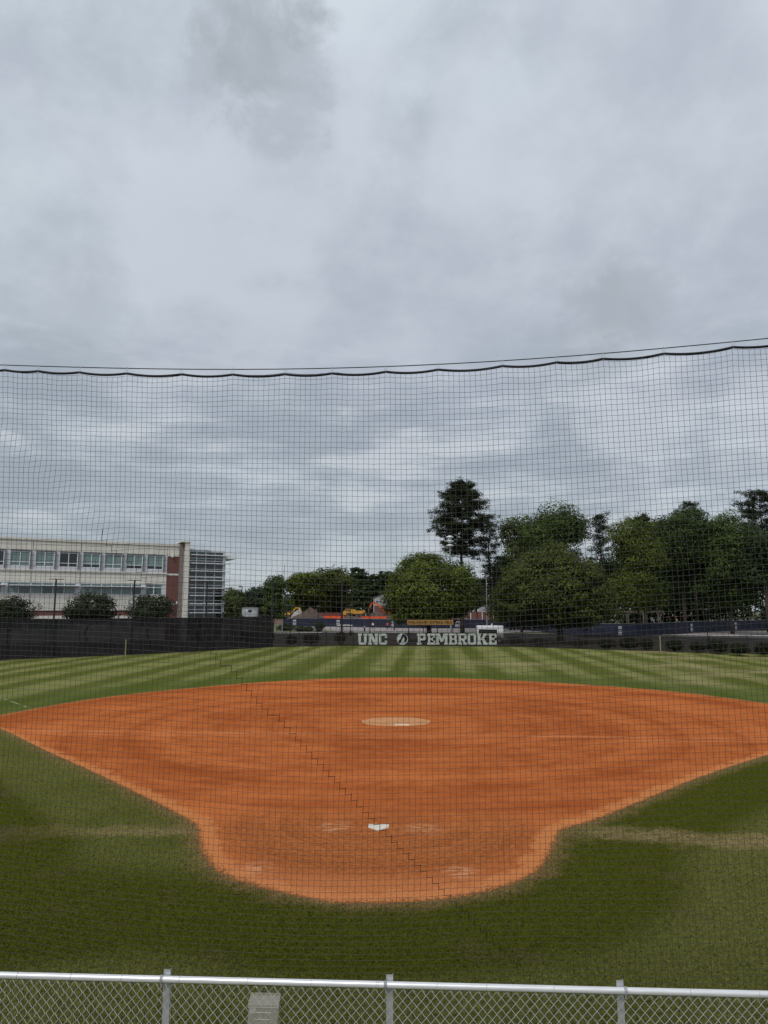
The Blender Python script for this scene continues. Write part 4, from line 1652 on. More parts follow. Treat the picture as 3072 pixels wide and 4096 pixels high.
def broad_tree(name, label, px, halfw, top, bot, Y, m, seed, leaf=0.30, dens=1.0, lump=0.35, bottom=0.75, group=None, trunk_px=None,
               clumps=None, per=24, inner=0.45, taper=0.0, cat='tree', depth=1.0, bark='trunk_bark', z_base=0.0, clr=None, trunk_r=None):
    rg = np.random.default_rng(seed)
    bx_ = X(trunk_px if trunk_px else px, Y)
    root = thing(name, (bx_, Y, z_base), label, cat, group)
    zt, zb = Z(top, Y), max(Z(bot, Y), z_base + 0.05)
    hw = M(halfw, Y)
    ht = zt - zb
    czf = bottom / (1 + bottom)
    c = (X(px, Y), Y, zb + ht * czf)
    rad_ = (hw, hw * depth, ht * (1 - czf))
    area = (hw * ht)
    ncl = clumps or int(max(40, min(900, area * 3.0 * dens)))
    clr_ = (clr or max(0.28, min(hw, ht) * 0.11)) * 1.25
    per = per if clumps else int(per * 2.0)
    shr = 1.0 / (1 + lump * 0.35)
    if lump >= 0.4 and clumps is None:
        # several separate boughs of different size make an uneven crown
        nl_ = int(rg.integers(7, 11))
        parts_ = []
        for q in range(nl_):
            th = 2 * PI * (q / nl_) + rg.normal() * 0.3
            rr3 = rg.uniform(0.30, 0.62) if q else 0.05
            cz3 = rg.uniform(-0.55, 0.72) if q else 0.35
            cz3 = cz3 * (bottom if cz3 < 0 else 1.0)
            kk = rg.uniform(0.42, 0.60) if q else 0.74
            c3 = (c[0] + rad_[0] * rr3 * math.cos(th) * (1.05 - 0.45 * max(cz3, 0)), c[1] + rad_[1] * rr3 * math.sin(th), c[2] + rad_[2] * cz3)
            parts_.append(crown_pts(rg, c3, (rad_[0] * kk, rad_[1] * kk, rad_[2] * kk * (0.8 if q else 0.95)), max(8, int(ncl * kk * kk * 0.55)), per, clr_, lump * 0.8, 0.85, inner, 0.0))
        pts, nrm, tint, cc_ = (np.concatenate([p_[i_] for p_ in parts_]) for i_ in range(4))
    else:
        pts, nrm, tint, cc_ = crown_pts(rg, c, tuple(r_ * shr for r_ in rad_), ncl, per, clr_, lump, bottom, inner, taper)
    keep = pts[:, 2] > z_base + 0.02
    pts, nrm, tint = pts[keep], nrm[keep], tint[keep]
    size = rg.uniform(0.6, 1.25, len(pts)) * leaf
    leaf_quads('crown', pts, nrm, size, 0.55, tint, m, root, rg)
    tr = trunk_r or max(0.06, hw * 0.05)
    sel = cc_[rg.choice(len(cc_), min(10, len(cc_)), replace=False)]
    limb_mesh((bx_, Y, z_base - 0.1), (c[0], Y, c[2] + ht * 0.15), tr, tr * 0.35, [tuple(x) for x in sel], rg, bark, root)
    return root


def pine_tree(name, label, px, halfw, top, bot, Y, seed, trunk_px=None, group=None, nbr=60, needle=0.42, m='leaf_pine', per=90, tr=0.38, lopsided=0.0, shape=1.0):
    rg = np.random.default_rng(seed)
    bx_ = X(trunk_px or px, Y)
    root = thing(name, (bx_, Y, 0), label, 'tree', group)
    zt, zb = Z(top, Y), Z(bot, Y)
    hw = M(halfw, Y)
    tops = Vector((X(px, Y), Y, zt - 0.8))
    mb_ = MB()
    n_ = 9
    spine = []
    for i in range(n_):
        t = i / (n_ - 1)
        spine.append(Vector((bx_, Y, -0.1)).lerp(tops, t) + Vector((rg.normal() * 0.1 if 0 < i < n_ - 1 else 0, 0, 0)))
    mb_.tube(spine, [tr * (1.1 - 0.95 * i / (n_ - 1)) for i in range(n_)], 8)
    P_, N_, T_, S_ = [], [], [], []
    for b in range(nbr):
        t = b / (nbr - 1)                                # 0 bottom of the crown .. 1 top
        z_ = zb + (zt - zb) * (t ** 0.92) + rg.normal() * 0.25
        prof = 0.80 + 0.20 * t / 0.35 if t < 0.35 else math.sqrt(max(0.0, 1 - ((t - 0.35) / 0.66) ** 2))
        prof = max(prof, 0.16) * (0.80 + 0.2 * math.sin(b * 1.9))
        prof *= shape if t < 0.3 else 1.0
        az = b * 2.399 + rg.normal() * 0.3
        L = hw * prof * rg.uniform(0.62, 1.08)
        if lopsided and math.cos(az) * lopsided < 0:
            L *= 0.75
        f = (z_ + 0.1) / (tops.z + 0.1)
        f = min(max(f, 0), 1)
        ax_ = Vector((bx_, Y, -0.1)).lerp(tops, f)
        dv = Vector((math.cos(az), math.sin(az), rg.uniform(-0.12, 0.42)))
        tip = ax_ + dv * L
        mid_ = ax_ + dv * L * 0.5 + Vector((0, 0, -0.05 * L))
        r_ = max(0.035, 0.10 * (1 - t))
        mb_.tube([ax_, mid_, tip], [r_, r_ * 0.6, r_ * 0.25], 4)
        ncl = max(3, int(L * 1.9))
        for k in range(ncl):
            q = 0.30 + 0.70 * (k + 0.6) / ncl
            cpos = np.array(ax_.lerp(tip, q)) + rg.normal(size=3) * np.array([0.35, 0.35, 0.16]) * (0.5 + 0.5 * L / 6)
            cl_ = rg.uniform(0.55, 1.10)
            mm = int(per * rg.uniform(0.6, 1.2))
            dd = rg.normal(size=(mm, 3))
            dd /= np.linalg.norm(dd, axis=1, keepdims=True)
            P_.append(cpos + dd * (rg.uniform(0.3, 1, (mm, 1))) * cl_ * np.array([1.05, 1.05, 0.72]) + np.array([0, 0, 0.15]))
            N_.append(rg.normal(size=(mm, 3)) + np.array([0, 0, 0.5]))
            T_.append(np.clip(rg.normal(0.42, 0.15) + rg.normal(0, 0.2, mm) + 0.25 * dd[:, 2], 0, 1))  # needle puffs tinted lighter on top, light from above put into the colour
            S_.append(rg.uniform(0.5, 1.1, mm) * needle)
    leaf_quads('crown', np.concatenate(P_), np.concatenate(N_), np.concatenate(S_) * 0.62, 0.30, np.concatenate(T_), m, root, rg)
    mb_.build('trunk', 'pine_bark', root, smooth=True)
    return root


# the two willow oaks by the fence
broad_tree('willow_oak', 'rounded yellow-green oak behind the gold sign', 1720, 176, 2222, 2492, 104, 'leaf_oak', 21, leaf=0.20, dens=2.6, lump=0.16, bottom=0.85, trunk_px=1716, per=46, inner=0.6, clr=0.50, trunk_r=0.42, group='rounded oaks behind the outfield fence')
broad_tree('willow_oak', 'broad dark green oak spreading low over the navy fence right of the white generator', 2222, 236, 2192, 2504, 101, 'leaf_oak2', 22, leaf=0.20, dens=2.6, lump=0.20, bottom=0.9, trunk_px=2236, per=42, inner=0.6, taper=0.30, clr=0.50, trunk_r=0.45, group='rounded oaks behind the outfield fence')
# tall pines and the wood on the right
pine_tree('pine_tree', 'tallest pine with a domed dark crown rising behind the oak by the sign', 1852, 146, 1928, 2232, 142, 31, trunk_px=1848, nbr=130, per=56, tr=0.42)
pine_tree('pine_tree', 'dark thin pine leaning against the right side of the tallest pine', 1962, 70, 2058, 2360, 150, 32, nbr=54, per=36, tr=0.30)
broad_tree('deciduous_tree', 'pale green open-crowned tree just right of the tallest pine', 2085, 95, 2062, 2260, 150, 'leaf_pale', 33, leaf=0.30, dens=0.75, lump=0.5, bottom=0.9, per=18, inner=0.35, group='trees behind the outfield')
broad_tree('deciduous_tree', 'tall leafy green tree rising behind the broad low oak', 2235, 142, 2022, 2262, 142, 'leaf_green', 34, leaf=0.24, dens=1.5, lump=0.6, bottom=0.8, per=32, inner=0.35, group='trees behind the outfield')
pine_tree('pine_tree', 'slim pine with bare trunk seen against the sky gap', 2412, 66, 2056, 2236, 140, 35, nbr=38, per=38, tr=0.24)
pine_tree('pine_tree', 'dark pine crown behind the yellow-green tree', 2585, 100, 2066, 2300, 160, 36, nbr=90, per=60)
broad_tree('deciduous_tree', 'yellow-green tree with a jagged outline above the wooden pergola', 2556, 128, 2076, 2462, 128, 'leaf_yellow', 37, leaf=0.22, dens=1.5, lump=0.45, bottom=1.0, per=32, inner=0.35, group='trees behind the outfield')
broad_tree('deciduous_tree', 'big dark green tree at the middle of the right-hand wood', 2735, 140, 2052, 2450, 142, 'leaf_mid', 38, leaf=0.25, dens=1.4, lump=0.4, bottom=1.1, per=32, inner=0.35, group='trees behind the outfield')
pine_tree('pine_tree', 'small pine top poking above the right-hand wood', 2786, 76, 2006, 2150, 156, 39, nbr=30, per=46)
broad_tree('deciduous_tree', 'mid green tree over the right end of the navy fence', 2925, 128, 2066, 2466, 138, 'leaf_green', 40, leaf=0.24, dens=1.4, lump=0.45, bottom=1.1, per=32, inner=0.35, group='trees behind the outfield')
pine_tree('pine_tree', 'dark pine at the right edge of the picture', 3070, 130, 1962, 2230, 146, 41, nbr=80, per=46)
broad_tree('deciduous_tree', 'dark low-branched tree at the right edge under the pine', 3080, 110, 2130, 2470, 130, 'leaf_deep', 42, leaf=0.30, dens=1.2, lump=0.4, bottom=1.2, per=32, inner=0.35, group='trees behind the outfield')
broad_tree('deciduous_tree', 'shadowed dark tree filling the gap left of the yellow-green one', 2440, 80, 2230, 2455, 150, 'leaf_deep', 43, leaf=0.24, dens=1.4, lump=0.4, bottom=1.1, per=20, inner=0.3, group='trees behind the outfield')
broad_tree('deciduous_tree', 'deeply shaded tree behind the wood, under the small pine top', 2830, 150, 2180, 2468, 168, 'leaf_deep', 44, leaf=0.36, dens=1.0, lump=0.35, bottom=1.2, per=20, inner=0.3, group='trees behind the outfield')
broad_tree('deciduous_tree', 'dark understorey tree behind the pergola', 2620, 110, 2230, 2462, 172, 'leaf_deep', 45, leaf=0.36, dens=1.0, lump=0.35, bottom=1.2, per=20, inner=0.3, group='trees behind the outfield')
broad_tree('deciduous_tree', 'dark tree closing the gap behind the broad low oak', 2040, 90, 2230, 2440, 165, 'leaf_deep', 46, leaf=0.34, dens=1.1, lump=0.4, bottom=1.0, per=20, inner=0.3, group='trees behind the outfield')
broad_tree('deciduous_tree', 'small light green tree right of the rounded oak by the gold sign', 1905, 55, 2305, 2452, 195, 'leaf_pale', 47, leaf=0.36, dens=1.1, lump=0.4, bottom=1.0, per=20, inner=0.35, group='trees behind the outfield')
# middle distance, left of the oak
broad_tree('deciduous_tree', 'large olive-green tree behind the dump truck', 1322, 92, 2272, 2462, 335, 'leaf_oak2', 48, leaf=0.62, dens=0.55, lump=0.4, bottom=1.0, per=24, inner=0.35, group='trees beyond the construction site')
broad_tree('deciduous_tree', 'olive-green tree behind the earth mound', 1222, 82, 2300, 2462, 325, 'leaf_oak', 49, leaf=0.62, dens=0.55, lump=0.4, bottom=1.1, per=24, inner=0.35, group='trees beyond the construction site')
broad_tree('deciduous_tree', 'low dark tree left of the flagpole in the distance', 1030, 66, 2362, 2462, 300, 'leaf_far', 50, leaf=0.6, dens=0.8, lump=0.4, bottom=1.0, per=20, inner=0.3, group='trees beyond the construction site')
broad_tree('deciduous_tree', 'low dark tree just right of the glass tower in the distance', 930, 70, 2385, 2462, 310, 'leaf_far', 51, leaf=0.6, dens=0.8, lump=0.4, bottom=1.0, per=20, inner=0.3, group='trees beyond the construction site')
for k_, (px_, hw_, tp_, lab) in enumerate(((1428, 38, 2276, 'left of a group of dark far pines above the dump truck'), (1480, 42, 2290, 'middle one of the dark far pines, left of the white house'),
                                           (1535, 46, 2278, 'right one of the dark far pines, against the rounded oak'), (1012, 16, 2352, 'small pointed far tree right of the glass tower'))):
    broad_tree('far_pine', lab, px_, hw_, tp_, 2455, 380, 'leaf_far' if k_ == 3 else 'leaf_deep', 60 + k_, leaf=0.75, dens=0.45, lump=0.5, bottom=1.0, per=20, inner=0.3, group='far pines', bark='pine_bark')
broad_tree('young_tree', 'slender leafy tree beside the flagpole at the end of the tall fence', 1098, 46, 2312, 2528, 112, 'leaf_green', 70, leaf=0.20, dens=2.2, lump=0.4, bottom=1.6, per=22, inner=0.3, taper=0.25, trunk_r=0.12)
broad_tree('young_tree', 'upright light green tree hugging the right side of the glass tower', 936, 42, 2338, 2485, 112, 'leaf_pale', 71, leaf=0.20, dens=2.2, lump=0.3, bottom=1.3, per=22, inner=0.3, taper=0.2, trunk_r=0.12)
broad_tree('bright_bush', 'bright yellow-green bush behind the navy fence at right', 2816, 38, 2434, 2490, 176, 'leaf_bright', 72, leaf=0.26, dens=2.0, lump=0.5, bottom=0.9, per=18, inner=0.3, cat='bush')
# myrtles in front of the building
for k_, (px_, hw_, tp_, lab) in enumerate(((40, 92, 2388, 'dark flowering shrub tree at the left edge before the building'), (356, 106, 2366, 'middle dark shrub tree in front of the building'),
                                           (602, 90, 2374, 'dark shrub tree by the brick bay of the building'))):
    broad_tree('myrtle_tree', lab, px_, hw_, tp_, 2492, 90 - 3 * (k_ == 0), 'leaf_myrtle', 80 + k_, leaf=0.15, dens=4.0, lump=0.35, bottom=0.75, per=26, inner=0.4, cat='shrub', group='shrub trees before the building', clr=0.32)
# clipped ball shrubs behind the low fence
BS = [(1168, 17, 2546, 'small round shrub behind the fence, first right of the thick black pole'), (1247, 34, 2536, 'wide clipped shrub behind the fence left of the golf cart'),
      (1362, 17, 2529, 'tall dark shrub behind the fence under the golf cart pole'), (2056, 26, 2549, 'square-cut shrub behind the fence right of the lettering'),
      (2150, 26, 2556, 'faint round shrub behind the fence left of the broad oak trunk'), (2312, 28, 2562, 'clipped shrub behind the fence right of the broad oak trunk'),
      (2424, 32, 2560, 'wide low shrub behind the fence below the first large banner'), (2512, 36, 2552, 'dark round tree-like shrub behind the fence below the pergola'),
      (2580, 20, 2558, 'narrow shrub left of the yellow fence guard'), (2690, 26, 2560, 'shrub right of the yellow fence guard'), (2782, 22, 2572, 'low shrub left of the largest brown shrub'),
      (2860, 38, 2562, 'largest brown shrub behind the right part of the fence'), (2950, 30, 2574, 'low dark shrub right of the largest brown shrub'), (3040, 24, 2572, 'round shrub behind the fence at the right edge')]
for k_, (px_, hw_, tp_, lab) in enumerate(BS):
    d0 = ray(px_, 2560)
    Yf = float(fence_y(d0.x / d0.y * 90))
    Y = Yf + 1.9 + 0.25 * (k_ % 3)
    broad_tree('ball_shrub', lab, px_, hw_, tp_, 2440 + 4.35 * F / Y, Y, 'leaf_shrub', 90 + k_, leaf=0.075, dens=1.0, clumps=150, per=26, lump=0.12, bottom=0.9, inner=0.6, cat='shrub', group='clipped shrubs behind the outfield fence', clr=0.13, trunk_r=0.05)
for k_, (px_, hw_, tp_, bt_, Y, lab) in enumerate(((1144, 38, 2497, 2520, 158, 'low wide hedge on the grass island by the flagpole'), (1203, 16, 2507, 2523, 155, 'left one of two low shrubs on the road island'),
                                                   (1234, 16, 2509, 2523, 155, 'right one of two low shrubs on the road island'), (1279, 14, 2488, 2526, 152, 'upright dark shrub at the tip of the road island'))):
    broad_tree('island_shrub', lab, px_, hw_, tp_, bt_, Y, 'leaf_myrtle', 120 + k_, leaf=0.13, clumps=110, per=24, lump=0.2, bottom=1.0, inner=0.5, cat='shrub', group='shrubs on the road island', clr=0.2, trunk_r=0.05)
mb = MB()
isl = [G(1060, 2531), G(1300, 2530.5), G(1345, 2527), G(1330, 2522), G(1200, 2516), G(1060, 2512)]
mb.add([(p.x, p.y, 0.03) for p in isl], [tuple(range(len(isl)))])
struct('road_island', mb, 'verge')
mb = MB()
ml = [G(-900, 2551), G(1180, 2550), G(1500, 2553), G(2000, 2559), G(2300, 2570), G(2700, 2580), G(3100, 2588), G(3600, 2600)]
mn = [G(-900, 2640), G(0, 2630), G(1085, 2584), G(1500, 2577), G(2036, 2581), G(2460, 2594), G(3060, 2611), G(3600, 2630)]
n_ = len(ml)
vs = [(p.x, p.y, -0.018) for p in mn] + [(p.x, p.y, -0.018) for p in ml]
mb.add(vs, [(i, i + 1, n_ + i + 1, n_ + i) for i in range(n_ - 1)])
struct('planting_bed', mb, 'mulch')

# far wood closing the horizon, too distant to tell the trees apart
def wood(name, label, pxs, tops, Y, m, seed, leaf, dens, zb=-0.3, thick=14.0):
    rg = np.random.default_rng(seed)
    x0_, x1_ = X(pxs[0], Y), X(pxs[-1], Y)
    xs_ = [X(p, Y) for p in pxs]
    zs_ = [Z(t, Y) for t in tops]
    n = int((x1_ - x0_) * dens)
    cx_ = rg.uniform(x0_, x1_, n)
    top_ = np.interp(cx_, xs_, zs_) * (1 + 0.10 * np.sin(cx_ * 0.55 + 1) + 0.07 * np.sin(cx_ * 1.7))
    cz_ = zb + (top_ - zb) * rg.uniform(0, 1, n) ** 0.7
    cy_ = Y + rg.uniform(-thick / 2, thick / 2, n)
    per = 12
    idx = np.repeat(np.arange(n), per)
    pts = np.stack([cx_, cy_, cz_], 1)[idx] + rg.normal(size=(n * per, 3)) * leaf * 2.2
    ct_ = np.clip(rg.normal(0.45, 0.2, n), 0, 1)[idx]
    nrm = rg.normal(size=(n * per, 3)) + np.array([0, -0.5, 0.6])
    o = leaf_quads(name, pts, nrm, rg.uniform(0.6, 1.3, n * per) * leaf, 0.6, np.clip(ct_ + rg.normal(0, .15, n * per), 0, 1), m, None, rg)
    return tag(o, label, 'woodland', kind='stuff')


wood('distant_wood', 'grey-green far wood along the horizon beyond the building site', (-400, 400, 880, 1000, 1100, 1250, 1400, 1560, 1700, 1900, 2100),
     (2405, 2405, 2396, 2392, 2396, 2380, 2385, 2388, 2392, 2400, 2395), 430, 'leaf_far', 201, 0.9, 9.0)
wood('shaded_wood', 'dark shaded wood behind the right-hand trees', (2060, 2200, 2420, 2480, 2650, 2800, 3000, 3300, 3700),
     (2330, 2300, 2330, 2250, 2220, 2200, 2200, 2190, 2200), 182, 'leaf_deep', 202, 0.42, 48.0)

# ================================================================== STREET FURNITURE
LAMPS = [(1160, 2418, 2551, 'lantern post beside the low hedge near the flagpole'), (1270, 2424, 2549, 'lantern post by the upright shrub on the island'),
         (1402, 2420, 2545, 'lantern post in front of the dump truck'), (1480, 2430, 2540, 'lantern post left of the two people'),
         (1577, 2452, 2521, 'far lantern post right of the person in red'), (1948, 2428, 2543, 'lantern post rising behind the white generator'),
         (2335, 2450, 2552, 'lantern post under the right side of the broad oak'), (2832, 2436, 2563, 'lantern post in front of the bright bush')]
for px_, tp_, ft_, lab in LAMPS:
    b_ = G(px_, ft_)
    zt = Z(tp_, b_.y)
    lo_ = thing('lantern_post', b_, 'black ' + lab, 'lamp post', 'black lantern posts along the car park')
    mb = MB()
    mb.cyl(b_ + Vector((0, 0, -0.05)), (b_.x, b_.y, zt - 0.55), 0.075, 0.055, n=8)
    mb.build('shaft', 'black_metal', lo_)
    mb = MB()
    mb.cyl(b_, b_ + Vector((0, 0, 0.35)), 0.20, 0.16, n=8)
    mb.cyl(b_ + Vector((0, 0, 0.35)), b_ + Vector((0, 0, 0.7)), 0.15, 0.08, n=8)
    mb.build('base', 'black_metal', lo_)
    mb = MB()
    mb.cyl((b_.x, b_.y, zt - 0.55), (b_.x, b_.y, zt - 0.12), 0.11, 0.24, n=8)
    mb.build('lantern', 'glass_dark', lo_)
    mb = MB()
    mb.cyl((b_.x, b_.y, zt - 0.12), (b_.x, b_.y, zt - 0.06), 0.36, 0.34, n=10)
    mb.cyl((b_.x, b_.y, zt - 0.06), (b_.x, b_.y, zt + 0.08), 0.30, 0.05, n=10)
    mb.build('lantern_cap', 'black_metal', lo_)

# flagpole
fb = G(1128, 2532)
fp = thing('flagpole', fb, 'tall bare grey flagpole by the low hedge', 'flagpole')
zt = Z(2260, fb.y)
mb = MB()
mb.cyl(fb, (fb.x + 0.25, fb.y, zt), 0.12, 0.05, n=10)
mb.build('shaft', 'steel_pole', fp)
mb = MB()
mb.ball((fb.x + 0.25, fb.y, zt + 0.1), 0.11, 8, 6)
mb.build('finial', 'lamp_white', fp)
mb = MB()
mb.cyl(fb, fb + Vector((0, 0, 0.3)), 0.25, 0.2, n=10)
mb.build('collar', 'steel_pole', fp)

# parking-lot lamps
for px_, tp_, Y, hd, lab in ((966, 2346, 150, -1, 'black car-park lamp with one arm right of the glass tower'), (1947, 2298, 128, -1, 'grey car-park lamp between the two rounded oaks')):
    x_ = X(px_, Y)
    zt = Z(tp_, Y)
    o_ = thing('parking_lamp', (x_, Y, 0), lab, 'lamp post')
    mm = 'black_metal' if px_ < 1000 else 'steel_pole'
    mb = MB()
    mb.cyl((x_, Y, -0.1), (x_, Y, zt), 0.13, 0.08, n=8)
    mb.build('shaft', mm, o_)
    mb = MB()
    mb.bbox(x_ - 0.75, x_ - 0.1, Y - 0.18, Y + 0.18, zt - 0.12, zt + 0.06, 0.04)
    mb.build('lamp_head', 'black_metal', o_)
    mb = MB()
    mb.box(x_ - 0.12, x_ + 0.1, Y - 0.05, Y + 0.05, zt - 0.06, zt + 0.02)
    mb.build('arm', mm, o_)
# mast with stacked white horn discs
Y = 122.0
x_ = X(1803, Y)
o_ = thing('siren_mast', (x_, Y, 0), 'grey mast topped with a stack of white round horns in front of the tallest pine', 'mast')
mb = MB()
mb.cyl((x_, Y, -0.1), (x_, Y, Z(2190, Y)), 0.16, 0.12, n=10)
mb.build('shaft', 'steel_pole', o_)
for k_, py_ in enumerate((2183, 2165, 2149)):
    z_ = Z(py_, Y)
    mb = MB()
    mb.cyl((x_, Y, z_ - 0.28), (x_, Y, z_), 0.25, 0.62, n=16)
    mb.cyl((x_, Y, z_), (x_, Y, z_ + 0.12), 0.64, 0.58, n=16)
    mb.cyl((x_, Y, z_ + 0.12), (x_, Y, z_ + 0.26), 0.5, 0.25, n=16)
    mb.build('horn', 'lamp_white', o_)

# bollard and red marker
b_ = G(1458, 2527)
o_ = thing('bollard', b_, 'short black bollard with a pale cap on the kerb', 'bollard')
mb = MB()
mb.cyl(b_, b_ + Vector((0, 0, 1.0)), 0.17, 0.16, n=10)
mb.build('shaft', 'black_metal', o_)
mb = MB()
mb.cyl(b_ + Vector((0, 0, 1.0)), b_ + Vector((0, 0, 1.16)), 0.14, 0.05, n=10)
mb.build('cap', 'lamp_white', o_)
b_ = G(1320, 2524)
o_ = thing('marker_post', b_, 'thin red marker post on the grass island', 'post')
mb = MB()
mb.cyl(b_, b_ + Vector((0, 0, 0.9)), 0.05, n=8)
mb.build('shaft', 'red_post', o_)
mb = MB()
mb.cyl(b_ + Vector((0, 0, -0.02)), b_ + Vector((0, 0, 0.25)), 0.12, 0.09, n=8)
mb.build('foot', 'kerb', o_)

# ================================================================== VEHICLES


def wheel(parent, c, r, w_, axis, rimm='rim_grey', tyrem='tyre', n=18):
    c, axis = Vector(c), Vector(axis).normalized()
    mb_ = MB()
    mb_.cyl(c - axis * w_ / 2, c - axis * w_ * 0.35, r * 0.9, r, n=n)
    mb_.cyl(c - axis * w_ * 0.35, c + axis * w_ * 0.35, r, r, n=n, cap=False)
    mb_.cyl(c + axis * w_ * 0.35, c + axis * w_ / 2, r, r * 0.9, n=n)
    o = mb_.build('wheel', tyrem, parent)
    mb_ = MB()
    mb_.cyl(c - axis * (w_ / 2 + 0.012), c + axis * (w_ / 2 + 0.012), r * 0.55, n=n)
    mb_.cyl(c - axis * (w_ / 2 + 0.03), c + axis * (w_ / 2 + 0.03), r * 0.18, n=8)
    mb_.build('rim', rimm, o)
    return o


# golf cart (faces right), parked on the asphalt behind the low fence
Y = 127.0
cx_ = X(1383, Y)
gc = thing('golf_cart', (cx_, Y, -0.0), 'golf cart with cream roof and grey body behind the low fence', 'golf cart')
E = lambda u: cx_ + u
mb = MB()
mb.prism([(-1.15, .30), (1.25, .30), (1.30, .62), (1.12, .86), (.62, .90), (.52, .52), (-.18, .52), (-.22, .80), (-1.12, .82), (-1.2, .5)], (1, 0, 0), (0, 0, 1), (cx_, Y - 0.55, 0), (0, 1.1, 0))
mb.build('body', 'cart_grey', gc)
mb = MB()
mb.prism([(-1.45, 1.80), (-1.38, 1.90), (-.9, 2.0), (.5, 2.0), (1.05, 1.93), (1.25, 1.84), (1.22, 1.78), (.5, 1.84), (-.9, 1.84)], (1, 0, 0), (0, 0, 1), (cx_, Y - 0.62, 0), (0, 1.24, 0))
mb.build('roof', 'cart_cream', gc)
for yy in (-0.5, 0.5):
    for u0, z0, u1, z1 in ((1.0, .86, .62, 1.86), (-.35, .85, -.42, 1.86), (-1.05, .82, -1.1, 1.86)):
        mb = MB()
        mb.cyl((E(u0), Y + yy, z0), (E(u1), Y + yy, z1), 0.022, n=6)
        mb.build('roof_strut', 'rim_grey', gc)
mb = MB()
mb.bbox(E(-.25), E(.25), Y - .5, Y + .5, .82, .97, .04)
mb.bbox(E(-.42), E(-.28), Y - .5, Y + .5, .97, 1.40, .04)
mb.build('seat', 'seat_beige', gc)
mb = MB()
mb.prism([(.98, .88), (.64, 1.8), (.66, 1.8), (1.0, .88)], (1, 0, 0), (0, 0, 1), (cx_, Y - 0.48, 0), (0, .96, 0))
mb.build('windscreen', 'clear_acrylic', gc)
mb = MB()
mb.tube([(E(.48) + 0.10 * math.cos(t * PI / 5), Y - .25 + .17 * math.sin(t * PI / 5), 1.12 + .10 * math.cos(t * PI / 5)) for t in range(10)], 0.015, 5, close=True)
mb.cyl((E(.48), Y - .25, 1.12), (E(.75), Y - .25, .86), 0.02, n=6)
mb.build('steering_wheel', 'tyre', gc)
for u in (-.8, .92):
    for yy in (-.5, .5):
        wheel(gc, (E(u), Y + yy, .24), .24, .2, (0, 1, 0))

# white towable generator with a dark louvred side
Y = 100.5
gx0, gx1 = X(1905, Y), X(2010, Y)
gn = thing('towable_generator', ((gx0 + gx1) / 2, Y, 0), 'white towable generator with dark louvred side behind the lettered fence', 'generator')
zt, zb = Z(2502, Y), 0.75
mb = MB()
mb.bbox(gx0, gx1, Y - 0.85, Y + 0.85, zb, zt, 0.12)
hb = mb.build('housing', 'white_paint', gn)
mb = MB()
mb.box(gx0 + 0.18, gx0 + 2.72, Y - 0.862, Y - 0.80, zb + 0.10, Z(2517, Y))
pn = mb.build('louvre_panel', 'sign_black', gn)
mb = MB()
for k_ in range(7):
    z_ = zb + 0.16 + k_ * 0.095
    mb.box(gx0 + 0.24, gx0 + 2.66, Y - 0.885, Y - 0.865, z_, z_ + 0.03)
mb.build('louvre', 'car_black', pn)
mb = MB()
wcx = gx1 - 0.72
fen = []
for t in range(11):
    a_ = PI * t / 10
    fen.append((wcx + 0.52 * math.cos(a_), 0.62 + 0.55 * math.sin(a_)))
inn = [(wcx + 0.40 * math.cos(PI * t / 10), 0.62 + 0.42 * math.sin(PI * t / 10)) for t in range(10, -1, -1)]
for (p, q), (p2, q2) in zip(zip(fen, fen[1:]), zip(inn[::-1], inn[::-1][1:])):
    mb.add([(p[0], Y - 1.0, p[1]), (q[0], Y - 1.0, q[1]), (q2[0], Y - 1.0, q2[1]), (p2[0], Y - 1.0, p2[1]),
            (p[0], Y - .86, p[1]), (q[0], Y - .86, q[1]), (q2[0], Y - .86, q2[1]), (p2[0], Y - .86, p2[1])],
           [(0, 1, 2, 3), (7, 6, 5, 4), (0, 4, 5, 1), (2, 6, 7, 3)])
mb.build('mudguard', 'white_paint', gn)
for yy in (-0.95, 0.95):
    wheel(gn, (wcx, Y + yy, 0.38), 0.38, 0.22, (0, 1, 0))
mb = MB()
mb.box(gx0 - 1.2, gx1, Y - 0.08, Y + 0.08, 0.50, 0.62)
mb.box(gx0 + 0.1, gx1 - .1, Y - .6, Y + .6, 0.62, 0.75)
mb.cyl((gx0 - 1.1, Y, 0), (gx0 - 1.1, Y, 0.7), 0.05, n=8)
mb.build('chassis', 'black_metal', gn)
mb = MB()
mb.cyl((X(1965, Y), Y, zt - 0.02), (X(1965, Y), Y, zt + 0.12), 0.08, n=8)
mb.cyl((X(1965, Y), Y, zt + 0.12), (X(1968, Y), Y, zt + 0.26), 0.09, 0.05, n=8)
mb.build('exhaust_cap', 'white_paint', gn)

# dark car seen dimly through the tall screen
Y = 101.0
cx_ = X(1022, Y)
cr = thing('parked_car', (cx_, Y, 0), 'dark parked estate car seen through the tall windscreen', 'car')
mb = MB()
mb.prism([(-2.1, .35), (2.1, .35), (2.15, .75), (1.9, .95), (1.05, 1.02), (.55, 1.5), (-1.6, 1.52), (-2.0, 1.05), (-2.15, .8)], (1, 0, 0), (0, 0, 1), (cx_, Y - .85, 0), (0, 1.7, 0))
mb.build('body', 'car_black', cr)
mb = MB()
for a_, b_ in ((-1.75, -1.0), (-.92, -.2), (-.12, .5)):
    mb.prism([(a_, 1.05), (b_ + .22 * (b_ > .4), 1.05), (b_, 1.42), (a_ + .1, 1.42)], (1, 0, 0), (0, 0, 1), (cx_, Y - .875, 0), (0, .02, 0))
mb.build('side_window', 'glass_blue', cr)
for u in (-1.35, 1.35):
    for yy in (-.78, .78):
        wheel(cr, (cx_ + u, Y + yy, .33), .33, .2, (0, 1, 0))
mb = MB()
